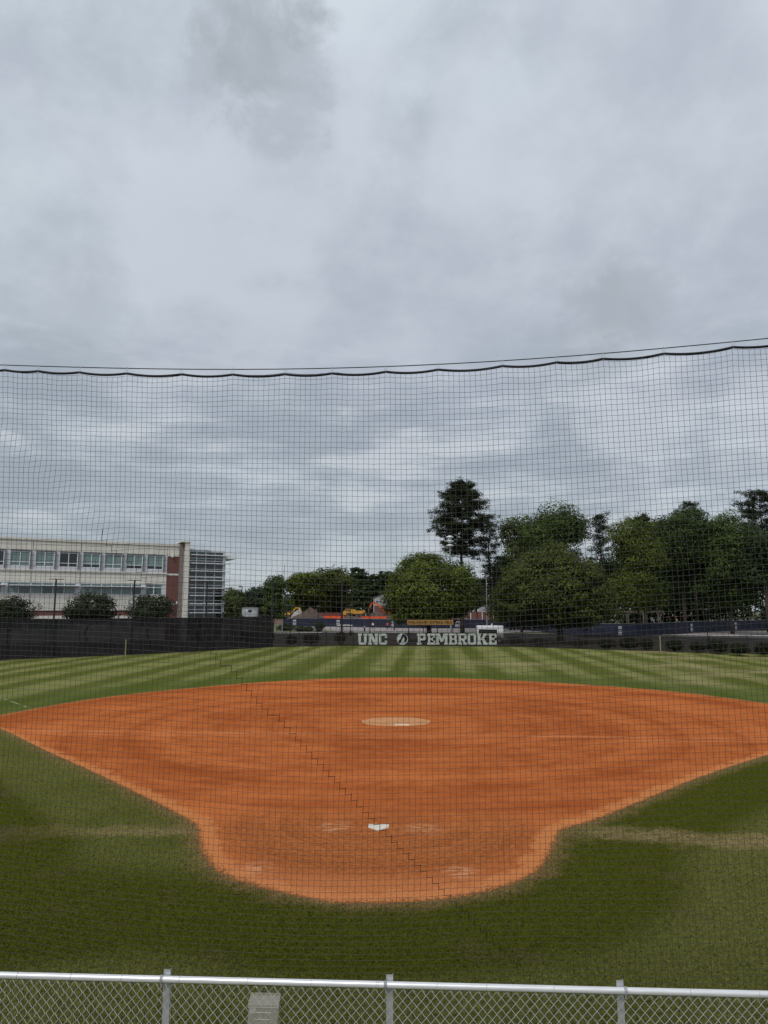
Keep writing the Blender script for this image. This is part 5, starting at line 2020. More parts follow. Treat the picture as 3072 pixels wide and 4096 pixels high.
mb.bbox(cx_ + 2.05, cx_ + 2.18, Y - .7, Y - .4, .62, .78, .02)
mb.build('headlight', 'lamp_white', cr)

# yellow articulated dump truck (cab to the left)
Y = 300.0
zg = Z(2471.5, Y)
tx = X(1416, Y)
dt = thing('dump_truck', (tx, Y, zg), 'yellow articulated dump truck on the building site', 'dump truck')
mb = MB()
mb.prism([(-4.75, 1.15), (-4.75, 2.25), (-4.35, 2.75), (-2.95, 2.85), (-2.95, 1.15)], (1, 0, 0), (0, 0, 1), (tx, Y - 1.35, zg), (0, 2.7, 0))
mb.build('bonnet', 'truck_yellow', dt)
mb = MB()
mb.prism([(-3.95, 2.76), (-3.5, 3.75), (-1.5, 3.78), (-1.45, 2.0), (-2.9, 2.0), (-2.94, 2.80)], (1, 0, 0), (0, 0, 1), (tx, Y - 1.2, zg), (0, 2.4, 0))
cb = mb.build('cab', 'truck_yellow', dt)
mb = MB()
mb.prism([(-3.65, 2.9), (-3.35, 3.6), (-2.5, 3.6), (-2.5, 2.9)], (1, 0, 0), (0, 0, 1), (tx, Y - 1.22, zg), (0, .015, 0))
mb.prism([(-2.35, 2.5), (-2.35, 3.6), (-1.65, 3.6), (-1.65, 2.5)], (1, 0, 0), (0, 0, 1), (tx, Y - 1.22, zg), (0, .015, 0))
mb.build('cab_window', 'glass_blue', cb)
mb = MB()
mb.prism([(-1.3, 2.1), (-1.3, 3.65), (.6, 3.45), (.75, 3.0), (4.6, 3.05), (4.75, 2.35), (3.4, 1.75), (-.2, 1.55)], (1, 0, 0), (0, 0, 1), (tx, Y - 1.5, zg), (0, 3.0, 0))
mb.build('dump_body', 'truck_yellow', dt)
mb = MB()
mb.box(tx - 4.4, tx + 3.6, Y - .5, Y + .5, zg + .8, zg + 1.3)
mb.build('chassis', 'truck_dark', dt)
mb = MB()
mb.prism([(-4.765, 1.5), (-4.765, 2.1), (-4.5, 2.1), (-4.5, 1.5)], (1, 0, 0), (0, 0, 1), (tx, Y - 1.37, zg), (0, .015, 0))
mb.build('grille', 'truck_dark', dt)
for u in (-2.55, 1.3, 3.0):
    for yy in (-1.2, 1.2):
        wheel(dt, (tx + u, Y + yy, zg + .85), .85, .6, (0, 1, 0), 'dusty_tyre', 'truck_dark', 16)

# excavators
def excavator(name, label, px, py, Y, k, m, face=-1, arm=True):
    """body centre at pixel, k scale, face: direction of the arm (-1 left)"""
    zg_ = Z(py, Y)
    x_ = X(px, Y)
    o = thing(name, (x_, Y, zg_), label, 'excavator', 'excavators on the building site')
    f = face
    mb_ = MB()
    mb_.bbox(x_ - 2.0 * k, x_ + 2.0 * k, Y - 1.4 * k, Y - .8 * k, zg_, zg_ + .9 * k, .25 * k)
    mb_.build('track', 'truck_dark', o)
    mb_ = MB()
    mb_.bbox(x_ - 2.0 * k, x_ + 2.0 * k, Y + .8 * k, Y + 1.4 * k, zg_, zg_ + .9 * k, .25 * k)
    mb_.build('track', 'truck_dark', o)
    mb_ = MB()
    mb_.bbox(x_ - 1.9 * k, x_ + 1.9 * k, Y - 1.3 * k, Y + 1.3 * k, zg_ + 1.0 * k, zg_ + 2.2 * k, .2 * k)
    mb_.build('body', m, o)
    mb_ = MB()
    mb_.bbox(min(x_ + f * .5 * k, x_ + f * 1.8 * k), max(x_ + f * .5 * k, x_ + f * 1.8 * k), Y - 1.3 * k, Y - .2 * k, zg_ + 2.2 * k, zg_ + 3.2 * k, .12 * k)
    mb_.build('cab', 'glass_blue', o)
    if arm:
        def bar(p, q, w0, w1, nm):
            mb2 = MB()
            d_ = Vector((q[0] - p[0], 0, q[1] - p[1])).normalized()
            n2 = Vector((-d_.z, 0, d_.x))
            P0, P1 = Vector((x_ + f * p[0] * k, Y - .1 * k, zg_ + p[1] * k)), Vector((x_ + f * q[0] * k, Y - .1 * k, zg_ + q[1] * k))
            d3 = (P1 - P0).normalized()
            n3 = Vector((-d3.z, 0, d3.x))
            wv_ = Vector((0, .5 * k, 0))
            A_ = [P0 - n3 * w0 * k, P0 + n3 * w0 * k, P1 + n3 * w1 * k, P1 - n3 * w1 * k]
            mb2.hexa([A_[0], A_[1], A_[1] + wv_, A_[0] + wv_, A_[3], A_[2], A_[2] + wv_, A_[3] + wv_])
            mb2.build(nm, m, o)
        bar((1.6, 1.8), (4.2, 4.6), .28, .32, 'boom')
        bar((4.1, 4.75), (6.6, 4.9), .34, .26, 'boom')
        bar((6.4, 5.1), (7.7, 2.0), .30, .18, 'stick')
        mb_ = MB()
        mb_.prism([(7.4, 2.0), (8.0, 1.8), (8.1, .9), (7.6, .4), (6.9, .6), (7.0, 1.2)], (f * k, 0, 0), (0, 0, k), (x_, Y - .5 * k, zg_), (0, 1.1 * k, 0))
        mb_.build('bucket', 'truck_dark', o)
    return o


excavator('excavator', 'orange excavator with raised arm in front of the white house', 1552, 2462, 290, 1.02, 'orange_paint', -1)
excavator('excavator', 'small orange-yellow digger behind the flagpole', 1152, 2466, 250, .62, 'truck_yellow', 1, arm=True)

# earth mounds (each a rough heap)
def mound(label, px0, px1, top, bot, Y, seed, m='mound_earth', name='earth_mound'):
    rg = np.random.default_rng(seed)
    nx, ny = 26, 12
    x0_, x1_ = X(px0, Y), X(px1, Y)
    dpt = (x1_ - x0_) * 0.35
    h_ = Z(top, Y) - max(Z(bot, Y), 0)
    V, Q = [], []
    pk_ = rg.uniform(.3, .7, 3)
    for j in range(ny + 1):
        for i in range(nx + 1):
            u, v = i / nx, j / ny
            hh = max(0, 1 - abs(u - pk_[0]) / max(pk_[0], 1 - pk_[0])) ** 1.0
            hh = 0.75 * hh + 0.25 * math.sin(PI * u)
            hh *= math.sin(PI * v) ** 0.8
            hh *= 1 + 0.18 * math.sin(9 * u + 4 * v + pk_[1] * 9) + 0.10 * rg.normal()
            V.append((x0_ + (x1_ - x0_) * u, Y - dpt + 2 * dpt * v, max(Z(bot, Y), 0) + h_ * max(hh, -0.02) - 0.05))
    for j in range(ny):
        for i in range(nx):
            k = j * (nx + 1) + i
            Q.append((k, k + 1, k + nx + 2, k + nx + 1))
    return tag(np_mesh(name, V, Q, m, origin=(0.5 * (x0_ + x1_), Y, 0), smooth=True), label, 'earth mound', 'earth mounds on the building site')


mound('brown earth mound right of the flagpole', 1160, 1310, 2434, 2478, 245, 1)
mound('low earth bank under the dump truck', 1300, 1560, 2464, 2482, 288, 2)
mound('earth bank in front of the white house', 1462, 1600, 2449, 2480, 310, 3)
mound('pale covered heap on top of the brown mound', 1163, 1212, 2432, 2470, 262, 4, 'tarp_grey', 'covered_heap')
# orange barrier fences
for pxa, pxb, t_, b_, Y, m, lab in ((1296, 1376, 2463, 2474, 216, 'orange_mesh', 'orange barrier mesh left of the dump truck'), (1447, 1546, 2465, 2474, 216, 'orange_mesh', 'orange barrier mesh right of the dump truck'),
                                    (1256, 1372, 2450, 2466, 262, 'red_mesh', 'dull red silt fence behind the left orange mesh'), (2640, 2738, 2467, 2476, 205, 'orange_mesh', 'red-orange barrier mesh under the right-hand trees')):
    A_, B_ = Vector((X(pxa, Y), Y, 0)), Vector((X(pxb, Y), Y, 0))
    o_ = thing('barrier_fence', A_, lab, 'barrier', 'site barrier fences')
    zt, zb = Z(t_, Y), Z(b_, Y)
    n_ = max(2, int((B_ - A_).length / 2.4))
    for k_ in range(n_):
        screen_panel(A_.lerp(B_, k_ / n_), A_.lerp(B_, (k_ + 1) / n_), max(zb, 0.1), zt, 'mesh_panel', m, o_, 700 + k_, 0.04, 5, 3, 0.08)
    for k_ in range(n_ + 1):
        mb = MB()
        p = A_.lerp(B_, k_ / n_)
        mb.cyl(p + Vector((0, .05, -.05)), (p.x, p.y + .05, zt + .06), .035, n=5)
        mb.build('stake', 'truck_dark', o_)

# ================================================================== FAR BUILDINGS
def gable_house(name, label, px0, px1, eave, ridge, base, Y, split, depth=10.0):
    x0_, x1_ = X(px0, Y), X(px1, Y)
    ze, zr, zb_ = Z(eave, Y), Z(ridge, Y), max(Z(base, Y), 0)
    zs_ = Z(split, Y)
    cx = (x0_ + x1_) / 2
    o = thing(name, (cx, Y, 0), label, 'house', 'houses beyond the site')
    mb_ = MB()
    mb_.prism([(x0_, zs_), (x1_, zs_), (x1_, ze), (cx, zr), (x0_, ze)], (1, 0, 0), (0, 0, 1), (0, Y, 0), (0, depth, 0))
    w_ = mb_.build('wall', 'siding_white', o)
    mb_ = MB()
    mb_.box(x0_ - .05, x1_ + .05, Y - .06, Y + depth, 0, zs_ - .01)
    mb_.build('brick_wall', 'red_brick', o)
    ov = .5
    for s_, xe in ((-1, x0_), (1, x1_)):
        mb_ = MB()
        d_ = Vector((xe - cx, 0, ze - zr))
        d_ *= (1 + ov / d_.length)
        a_ = Vector((cx, Y - .5, zr + .12))
        b2 = a_ + d_
        mb_.hexa([a_, b2, b2 + Vector((0, depth + 1, 0)), a_ + Vector((0, depth + 1, 0)), a_ + Vector((0, 0, .2)), b2 + Vector((0, 0, .2)), b2 + Vector((0, depth + 1, .2)), a_ + Vector((0, depth + 1, .2))])
        mb_.build('roof', 'roof_shingle', o)
    n_ = max(1, int((x1_ - x0_) / 3))
    for k in range(n_):
        xc = x0_ + (x1_ - x0_) * (k + .5) / n_
        mb_ = MB()
        zc_ = zs_ + (ze - zs_) * .45
        mb_.box(xc - .55, xc + .55, Y - .05, Y + .02, zc_ - .85, zc_ + .85)
        wi = mb_.build('window', 'frame_white', o)
        mb_ = MB()
        mb_.box(xc - .45, xc + .45, Y - .07, Y - .052, zc_ - .75, zc_ + .75)
        mb_.build('pane', 'glass_blue', wi)
    mb_ = MB()
    for xc in (x0_ + .2, x1_ - .2, cx):
        mb_.cyl((xc, Y - .35, 0), (xc, Y - .35, zs_ + 1), .14, n=8)
    mb_.build('column', 'white_paint', o)
    return o


gable_house('gabled_house', 'white gabled house with brick base behind the orange excavator', 1494, 1604, 2391, 2371, 2450, 345, 2422)
gable_house('gabled_house', 'small white dormered brick house between the two rounded oaks', 1880, 1976, 2434, 2421, 2470, 260, 2447)
# office trailer
Y = 236.0
x0, x1 = X(966, Y), X(1027, Y)
ot = thing('site_trailer', ((x0 + x1) / 2, Y, 0), 'grey site office trailer right of the glass tower', 'trailer')
z0, z1 = Z(2466, Y), Z(2433, Y)
mb = MB()
mb.bbox(x0, x1, Y, Y + 3, z0, z1, .06)
mb.build('body', 'trailer_grey', ot)
mb = MB()
mb.box(x0 - .1, x1 + .1, Y - .12, Y + 3.1, z1 + .005, z1 + .16)
mb.build('roof', 'pale_grey', ot)
mb = MB()
mb.box(X(993, Y), X(1007, Y), Y - .04, Y + .02, Z(2449, Y), Z(2440, Y))
mb.build('window', 'glass_dark', ot)
mb = MB()
mb.box(X(982, Y), X(990, Y), Y - .04, Y + .02, Z(2445, Y), Z(2440, Y))
mb.build('notice', 'white_paint', ot)
for u in (.25, .4, .6, .75):
    xx = x0 + (x1 - x0) * u
    mb = MB()
    mb.box(xx - .2, xx + .2, Y + .3, Y + .7, 0, z0)
    mb.build('support', 'kerb', ot)
# two white vans under the trees
def van(label, px0, px1, top, Y, seed):
    x0_, x1_ = X(px0, Y), X(px1, Y)
    x1_ = max(x1_, x0_ + 4.6)
    cx = (x0_ + x1_) / 2
    o = thing('parked_van', (cx, Y, 0), label, 'van', 'white vans under the trees')
    L = x1_ - x0_
    zt_ = max(Z(top, Y), 1.9)
    mb_ = MB()
    mb_.prism([(x0_, .4), (x1_, .4), (x1_, 1.0), (x1_ - L * .12, 1.2), (x1_ - L * .25, zt_), (x0_ + .1, zt_), (x0_, zt_ - .2)], (1, 0, 0), (0, 0, 1), (0, Y - .9, 0), (0, 1.8, 0))
    mb_.build('body', 'white_paint', o)
    mb_ = MB()
    mb_.prism([(x1_ - L * .40, 1.2), (x1_ - L * .16, 1.2), (x1_ - L * .27, zt_ - .2), (x1_ - L * .40, zt_ - .2)], (1, 0, 0), (0, 0, 1), (0, Y - .92, 0), (0, .015, 0))
    mb_.build('cab_window', 'glass_dark', o)
    for u in (.2, .8):
        for yy in (-.8, .8):
            wheel(o, (x0_ + L * u, Y + yy, .36), .36, .2, (0, 1, 0), n=12)
    return o


van('white van left of the pergola brace', 2540, 2570, 2452, 196, 1)
van('white van behind the right half of the pergola', 2604, 2640, 2454, 200, 2)

# wooden pergola
Y = 160.0
pg = thing('pergola', (X(2550, Y), Y, 0), 'weathered wooden pergola under the trees behind the navy fence', 'pergola')
zt = Z(2450, Y)
for px_ in (2505, 2512, 2572, 2580, 2632, 2640):
    mb = MB()
    xx = X(px_, Y)
    mb.box(xx - .09, xx + .09, Y - .09, Y + .09, 0, zt)
    mb.build('post', 'weathered_wood', pg)
for px_ in (2508, 2576, 2636):
    for s_ in (-1, 1):
        mb = MB()
        xx = X(px_, Y)
        mb.cyl((xx, Y - .02, zt - 1.0), (xx + s_ * .75, Y - .02, zt), .06, n=4)
        mb.build('brace', 'weathered_wood', pg)
for dy in (-.16, .16, 2.2):
    mb = MB()
    mb.box(X(2452, Y), X(2655, Y), Y + dy - .05, Y + dy + .05, zt + .002, zt + .26)
    mb.build('beam', 'weathered_wood', pg)
for k_ in range(14):
    xx = X(2456, Y) + (X(2651, Y) - X(2456, Y)) * k_ / 13
    mb = MB()
    mb.box(xx - .03, xx + .03, Y - .6, Y + 2.8, zt + .262, zt + .42)
    mb.build('rafter', 'weathered_wood', pg)

# ================================================================== PEOPLE
def person(label, px, py, height, joints, mats_, seed):
    """joints: name -> (x,z,y) in units of body height, feet at 0"""
    b_ = G(px, py)
    names = list(joints)
    me_ = bpy.data.meshes.new('p')
    edges = [('pelvis', 'waist'), ('waist', 'chest'), ('chest', 'neck'), ('neck', 'head'), ('head', 'crown'),
             ('chest', 'shoulder_l'), ('shoulder_l', 'elbow_l'), ('elbow_l', 'wrist_l'), ('wrist_l', 'hand_l'),
             ('chest', 'shoulder_r'), ('shoulder_r', 'elbow_r'), ('elbow_r', 'wrist_r'), ('wrist_r', 'hand_r'),
             ('pelvis', 'hip_l'), ('hip_l', 'knee_l'), ('knee_l', 'ankle_l'), ('ankle_l', 'toe_l'),
             ('pelvis', 'hip_r'), ('hip_r', 'knee_r'), ('knee_r', 'ankle_r'), ('ankle_r', 'toe_r')]
    rad_ = dict(pelvis=.085, waist=.075, chest=.09, neck=.034, head=.056, crown=.045, shoulder_l=.045, shoulder_r=.045, elbow_l=.032, elbow_r=.032,
                wrist_l=.022, wrist_r=.022, hand_l=.022, hand_r=.022, hip_l=.058, hip_r=.058, knee_l=.042, knee_r=.042, ankle_l=.028, ankle_r=.028, toe_l=.022, toe_r=.022)
    me_.from_pydata([Vector((joints[n][0], joints[n][2], joints[n][1])) * height for n in names], [(names.index(a), names.index(b)) for a, b in edges], [])
    ob = bpy.data.objects.new('p', me_)
    C.objects.link(ob)
    md = ob.modifiers.new('skin', 'SKIN')
    md.use_smooth_shade = True
    for i, n in enumerate(names):
        sv_ = me_.skin_vertices[0].data[i]
        sv_.radius = (rad_[n] * height * (1.15 if n in ('chest', 'pelvis') else 1), rad_[n] * height)
        sv_.use_root = (n == 'pelvis')
    sb_ = ob.modifiers.new('sub', 'SUBSURF')
    sb_.levels = sb_.render_levels = 1
    dg = bpy.context.evaluated_depsgraph_get()
    m2 = bpy.data.meshes.new_from_object(ob.evaluated_get(dg))
    bpy.data.objects.remove(ob, do_unlink=True)
    for n in mats_:
        m2.materials.append(MATS[n])
    armx = .12 * height
    for p in m2.polygons:
        c = p.center
        z_ = c.z / height
        if z_ > .835:
            k = 0
        elif z_ > .52:
            near_hand = min((Vector((joints[h][0], joints[h][2], joints[h][1])) * height - c).length for h in ('hand_l', 'hand_r')) < .07 * height
            k = 0 if near_hand else 1
        elif z_ > .05:
            k = 2
            if min((Vector((joints[h][0], joints[h][2], joints[h][1])) * height - c).length for h in ('hand_l', 'hand_r')) < .06 * height:
                k = 0
        else:
            k = 3
        p.material_index = k
    o = thing('person', b_, label, 'person', 'people standing on the road')
    me_o = bpy.data.objects.new('body', m2)
    C.objects.link(me_o)
    me_o.parent = o
    hx, hz, hy = joints['head']
    mb_ = MB()
    hc = b_ + Vector((hx, hy + .012, hz + .022)) * height
    mb_.ball(hc, (.064 * height, .066 * height, .062 * height), 10, 6)
    mb_.build('hair', 'hair_dark', o, smooth=True)
    return o


stand = dict(pelvis=(0, .53, 0), waist=(0, .62, 0), chest=(0, .76, .005), neck=(0, .85, 0), head=(0, .91, -.01), crown=(0, .955, 0),
             shoulder_l=(-.105, .80, 0), elbow_l=(-.145, .64, .0), wrist_l=(-.06, .60, -.11), hand_l=(-.02, .61, -.13),
             shoulder_r=(.105, .80, 0), elbow_r=(.15, .65, -.01), wrist_r=(.08, .62, -.12), hand_r=(.04, .64, -.15),
             hip_l=(-.055, .50, 0), knee_l=(-.075, .28, -.01), ankle_l=(-.085, .04, .01), toe_l=(-.095, .02, -.06),
             hip_r=(.055, .50, 0), knee_r=(.07, .28, -.01), ankle_r=(.085, .04, .01), toe_r=(.10, .02, -.06))
person('person in a pale tan top and black trousers holding a white paper', 1491, 2517.5, 1.76, stand, ('skin', 'shirt_tan', 'trousers_black', 'shoe_white'), 1)
st2 = dict(stand)
st2.update(ankle_l=(-.035, .04, .01), toe_l=(-.04, .02, -.06), knee_l=(-.045, .28, -.01), ankle_r=(.035, .04, .01), toe_r=(.045, .02, -.06), knee_r=(.045, .28, -.01),
           elbow_l=(-.15, .65, -.01), wrist_l=(-.05, .57, -.10), hand_l=(-.01, .55, -.12), wrist_r=(.05, .57, -.10), hand_r=(.015, .55, -.12))
person('person in a red shirt and black trousers with hands clasped', 1550, 2518, 1.74, st2, ('skin', 'shirt_red', 'trousers_black', 'trousers_black'), 2)
b_ = G(1491, 2517.5)
mb = MB()
mb.hexa([b_ + Vector(v) for v in ((.0, -.33, 1.0), (.24, -.33, 1.0), (.24, -.315, 1.0), (.0, -.315, 1.0), (.02, -.30, 1.30), (.26, -.30, 1.30), (.26, -.285, 1.30), (.02, -.285, 1.30))])
tag(mb.build('paper_sheet', 'white_paint', origin=b_ + Vector((.12, -.3, 1.1))), 'small white paper held by the person in the tan top', 'paper')

# ================================================================== BACKSTOP NET
def net_y(x):
    return 5.735 - 0.070 * x


def on_net(px, py):
    d = ray(px, py)
    k = 5.735 / (d.y + 0.070 * d.x)
    return Vector((d.x * k, d.y * k, H + d.z * k))


cab_px = [(-900, 1440), (0, 1462), (500, 1471), (1000, 1476), (1350, 1472), (1700, 1462), (2070, 1441), (2400, 1414), (2700, 1388), (3072, 1353), (3900, 1275)]
cab_w = [on_net(*p) for p in cab_px]
cbx, cbz = np.array([p.x for p in cab_w]), np.array([p.z for p in cab_w])
cfit = np.polyfit(cbx, cbz, 4)


def cab_z(x):
    return np.polyval(cfit, x)


CELL = 0.0445
NX0, NX1 = -4.9, 4.9
cols = np.arange(NX0, NX1, CELL)
nrow = int(6.55 / CELL)
bs = thing('backstop_net', (0, net_y(0), 0), 'black square-mesh safety net hanging from a cable behind home plate', 'net')
rgn = np.random.default_rng(77)
clips_px = [-480, -370, -250, -120, 22, 156, 320, 509, 728, 933, 1141, 1328, 1543, 1752, 2009, 2226, 2413, 2657, 2937, 3190, 3420, 3650]
clx = np.array([on_net(p, 1450).x for p in clips_px])


def scallop(x):
    """sag of the head rope below the cable, clipped at clx"""
    i = np.clip(np.searchsorted(clx, x) - 1, 0, len(clx) - 2)
    u = (x - clx[i]) / (clx[i + 1] - clx[i])
    return 0.045 + 0.019 * 4 * u * (1 - u) * np.clip((clx[i + 1] - clx[i]) / 0.45, 0.5, 1.3)


gxn = cols[None, :].repeat(nrow, 0)
row = np.arange(nrow)[:, None]
rope_z = cab_z(cols) - scallop(cols)
smooth_z = cab_z(cols) - 0.075
fade = np.exp(-row / 6.0)
gzn = (rope_z * fade + smooth_z * (1 - fade)) - 0.012 - row * CELL
# seam: the lower-left panel is gathered towards the upper right along a diagonal
s0, s1 = on_net(0, 1722), on_net(2170, 3975)
sd_ = np.array([s1.x - s0.x, s1.z - s0.z])
sd_ = sd_ / np.hypot(*sd_)
sn_ = np.array([sd_[1], -sd_[0]])
sdist = (gxn - s0.x) * sn_[0] + (gzn - s0.z) * sn_[1]
if sn_[0] > 0:
    sdist = -sdist                                   # positive = upper right
along = (gxn - s0.x) * sd_[0] + (gzn - s0.z) * sd_[1]
amp = CELL * 0.62 * np.clip(1.25 - along / 5.5, 0.35, 1)
gather = 1 / (1 + np.exp(sdist / 0.030)) * np.exp(np.minimum(sdist, 0) / 1.3)
dx = amp * gather
dz = amp * gather
# slow drift of the hanging mesh
for k_ in range(5):
    fx, fz, p1, p2 = rgn.uniform(.4, 1.6), rgn.uniform(.3, 1.4), rgn.uniform(0, 6), rgn.uniform(0, 6)
    dx = dx + 0.0075 * np.sin(fx * gxn + fz * gzn + p1)
    dz = dz + 0.0060 * np.sin(fx * gxn * 1.3 - fz * gzn + p2)
dx = dx + rgn.normal(0, 0.0011, gxn.shape) + rgn.normal(0, 0.0016, (1, gxn.shape[1])) + 0.018 * np.clip(-gxn - 1.0, 0, 2.5) * np.clip(row * CELL, 0, 3) * 0.9
dz = dz + rgn.normal(0, 0.0011, gxn.shape) + rgn.normal(0, 0.0013, (gxn.shape[0], 1))
gy = net_y(gxn) + 0.03 * np.sin(gxn * 1.1 + 0.5) * np.sin(gzn * 0.8) + 0.012 * np.sin(gxn * 3.1 + gzn * 2.2)
NODE = np.stack([gxn + dx, gy, gzn + dz], 2)          # rows x cols x 3
NODE = NODE[NODE[:, :, 2].min(1) > 0.02]
nr, nc = NODE.shape[:2]


def strands(A_, B_, r_):
    """three-sided thin bars from A to B"""
    d = B_ - A_
    d = d / np.linalg.norm(d, axis=1, keepdims=True)
    up = np.where(np.abs(d[:, 2:3]) > 0.7, np.array([[1.0, 0, 0]]), np.array([[0, 0, 1.0]]))
    a = np.cross(d, up)
    a /= np.linalg.norm(a, axis=1, keepdims=True)
    b = np.cross(d, a)
    V = []
    for q in (A_, B_):
        for k in range(3):
            t = 2 * PI * k / 3 + 0.3
            V.append(q + (a * math.cos(t) + b * math.sin(t)) * r_)
    V = np.stack(V, 1)
    n = len(A_)
    base = (np.arange(n) * 6)[:, None]
    Q = np.stack([base + np.array([[i, (i + 1) % 3, 3 + (i + 1) % 3, 3 + i]]) for i in range(3)], 1).reshape(-1, 4)
    return V.reshape(-1, 3), Q


RN = 0.00145
Ah, Bh = NODE[:, :-1].reshape(-1, 3), NODE[:, 1:].reshape(-1, 3)
Av, Bv = NODE[:-1].reshape(-1, 3), NODE[1:].reshape(-1, 3)
V1, Q1 = strands(np.concatenate([Ah, Av]), np.concatenate([Bh, Bv]), RN)
# knots: small octahedra
kn = NODE.reshape(-1, 3)
kr = 0.0030
od = np.array([[1, 0, 0], [-1, 0, 0], [0, 1, 0], [0, -1, 0], [0, 0, 1], [0, 0, -1]]) * kr
V2 = (kn[:, None, :] + od[None]).reshape(-1, 3)
tri = np.array([[0, 2, 4, 4], [2, 1, 4, 4], [1, 3, 4, 4], [3, 0, 4, 4], [2, 0, 5, 5], [1, 2, 5, 5], [3, 1, 5, 5], [0, 3, 5, 5]])[:, :3]
T2 = ((np.arange(len(kn)) * 6)[:, None, None] + tri[None]).reshape(-1, 3)
tag(np_mesh('netting', V1, Q1, 'net_cord', bs), kind='stuff')
tag(np_mesh('knots', V2, T2, 'net_cord', bs), kind='stuff')
# stitched diagonal seam, stepping from knot to knot
flat = NODE.reshape(-1, 3)
cur = None
path = []
st_ = on_net(400, 2125)
i0 = int(np.argmin((flat[:, 0] - st_.x) ** 2 + (flat[:, 2] - st_.z) ** 2))
r_i, c_i = divmod(i0, nc)
end_z = s1.z
while r_i < nr - 1 and c_i < nc - 1 and NODE[r_i, c_i, 2] > end_z:
    path.append(Vector(NODE[r_i, c_i]))
    p = NODE[r_i, c_i]
    # choose the step that stays nearest to the seam line
    lx = s0.x + (p[2] - s0.z) / (s1.z - s0.z) * (s1.x - s0.x)
    if p[0] < lx:
        c_i += 1
    else:
        r_i += 1
mb = MB()
mb.tube(path, 0.0035, 4)
mb.build('seam_lacing', 'net_rope', bs)
# head rope, cable, clips
xsr = np.arange(NX0, NX1, 0.03)
mb = MB()
mb.tube([(x_, net_y(x_), float(cab_z(x_) - scallop(np.array([x_]))[0])) for x_ in xsr], 0.0105, 7)
mb.build('head_rope', 'net_rope', bs, smooth=True)
xsc = np.linspace(NX0 - 2, NX1 + 2, 40)
mb = MB()
mb.tube([(x_, net_y(x_), float(cab_z(x_))) for x_ in xsc], 0.0042, 6)
mb.build('support_cable', 'cable_steel', bs)
for x_ in clx:
    z_ = float(cab_z(x_))
    mb = MB()
    lp_ = [(x_ + 0.009 * math.cos(t * PI / 6), net_y(x_) - 0.004, z_ - 0.024 + 0.034 * math.sin(t * PI / 6)) for t in range(12)]
    mb.tube(lp_, 0.0026, 5, close=True)
    mb.build('clip', 'clip_steel', bs)
for sx in (NX0 - 1.9, NX1 + 1.9):
    mb = MB()
    mb.cyl((sx, net_y(sx), 0), (sx, net_y(sx), float(cab_z(sx)) + 0.3), 0.09, n=12)
    mb.build('end_post', 'black_metal', bs)

# ================================================================== BLEACHER GUARD FENCE (foreground)
RZ = 1.968
ra, rbp = G(0, 3900, RZ), G(3072, 3977, RZ)
rd = (rbp - ra).normalized()
rn_ = Vector((rd.y, -rd.x, 0))
rn_ = -rn_ if rn_.y > 0 else rn_                   # towards the viewer
ra2, rb2 = ra - rd * 2.2, rbp + rd * 2.2
gf = thing('chain_link_fence', ((ra.x + rbp.x) / 2, (ra.y + rbp.y) / 2, 0.75), 'silver chain-link guard fence with a thick top rail in the foreground', 'fence')
mb = MB()
mb.tube([ra2.lerp(rb2, t / 6) for t in range(7)], 0.0211, 20)
mb.build('top_rail', 'aluminium', gf, smooth=True)


def rail_pt(px):
    d = ray(px, 3940)
    A_, B_ = ra, rbp
    ex, ey = B_.x - A_.x, B_.y - A_.y
    det = d.x * (-ey) + ex * d.y
    t = (A_.x * (-ey) + ex * A_.y) / det
    return Vector((d.x * t, d.y * t, RZ))


ZB = 0.85
for px_, clamp in ((-260, 1), (662, 1), (1558, 1), (2484, -1), (3400, 1)):
    p = rail_pt(px_)
    # angle-section post behind the rail
    mb = MB()
    bk = -rn_
    for (u0, u1, v0, v1) in ((-0.024, 0.024, 0.026, 0.030), (0.020, 0.024, 0.030, 0.062)):
        q = [p + rd * u + bk * v for u, v in ((u0, v0), (u1, v0), (u1, v1), (u0, v1))]
        b4 = [Vector((a_.x, a_.y, ZB)) for a_ in q]
        t4 = [Vector((a_.x, a_.y, RZ + (0.055 if i < 2 else 0.045))) for i, a_ in enumerate(q)]
        mb.hexa(b4 + t4)
    po = mb.build('post', 'galvanised', gf)
    mb = MB()
    cpos = p + rd * (0.028 * clamp * -1)
    ringp = [cpos + (Vector((0, 0, 1)) * math.sin(t * PI / 8) + rn_ * math.cos(t * PI / 8)) * 0.0228 for t in range(16)]
    for dd in (-0.008, 0.0, 0.008):
        mb.tube([q + rd * dd for q in ringp], 0.0035, 5, close=True)
    mb.build('clamp', 'galvanised', po)
    mb = MB()
    mb.cyl(cpos + Vector((0, 0, -0.024)) + rn_ * 0.012, cpos + Vector((0, 0, -0.05)) + rn_ * 0.004, 0.005, n=6)
    mb.build('bolt', 'galvanised', po)
for px_ in (-140, 65, 278, 482, 713, 985, 1240, 1500, 1508 + 0, 1742, 1940, 2208, 2499, 2752, 3025, 3300):
    p = rail_pt(px_)
    mb = MB()
    pts = []
    for t in range(15):
        a_ = -2.2 + t * 0.42
        pts.append(p + (Vector((0, 0, 1)) * math.sin(a_) + rn_ * math.cos(a_)) * 0.0232 + rd * (0.0012 * t * 1.2))
    pts.append(pts[-1] + Vector((0, 0, -0.022)) + rd * 0.006)
    mb.tube(pts, 0.0017, 5)
    mb.build('wire_tie', 'zinc_wire', gf)
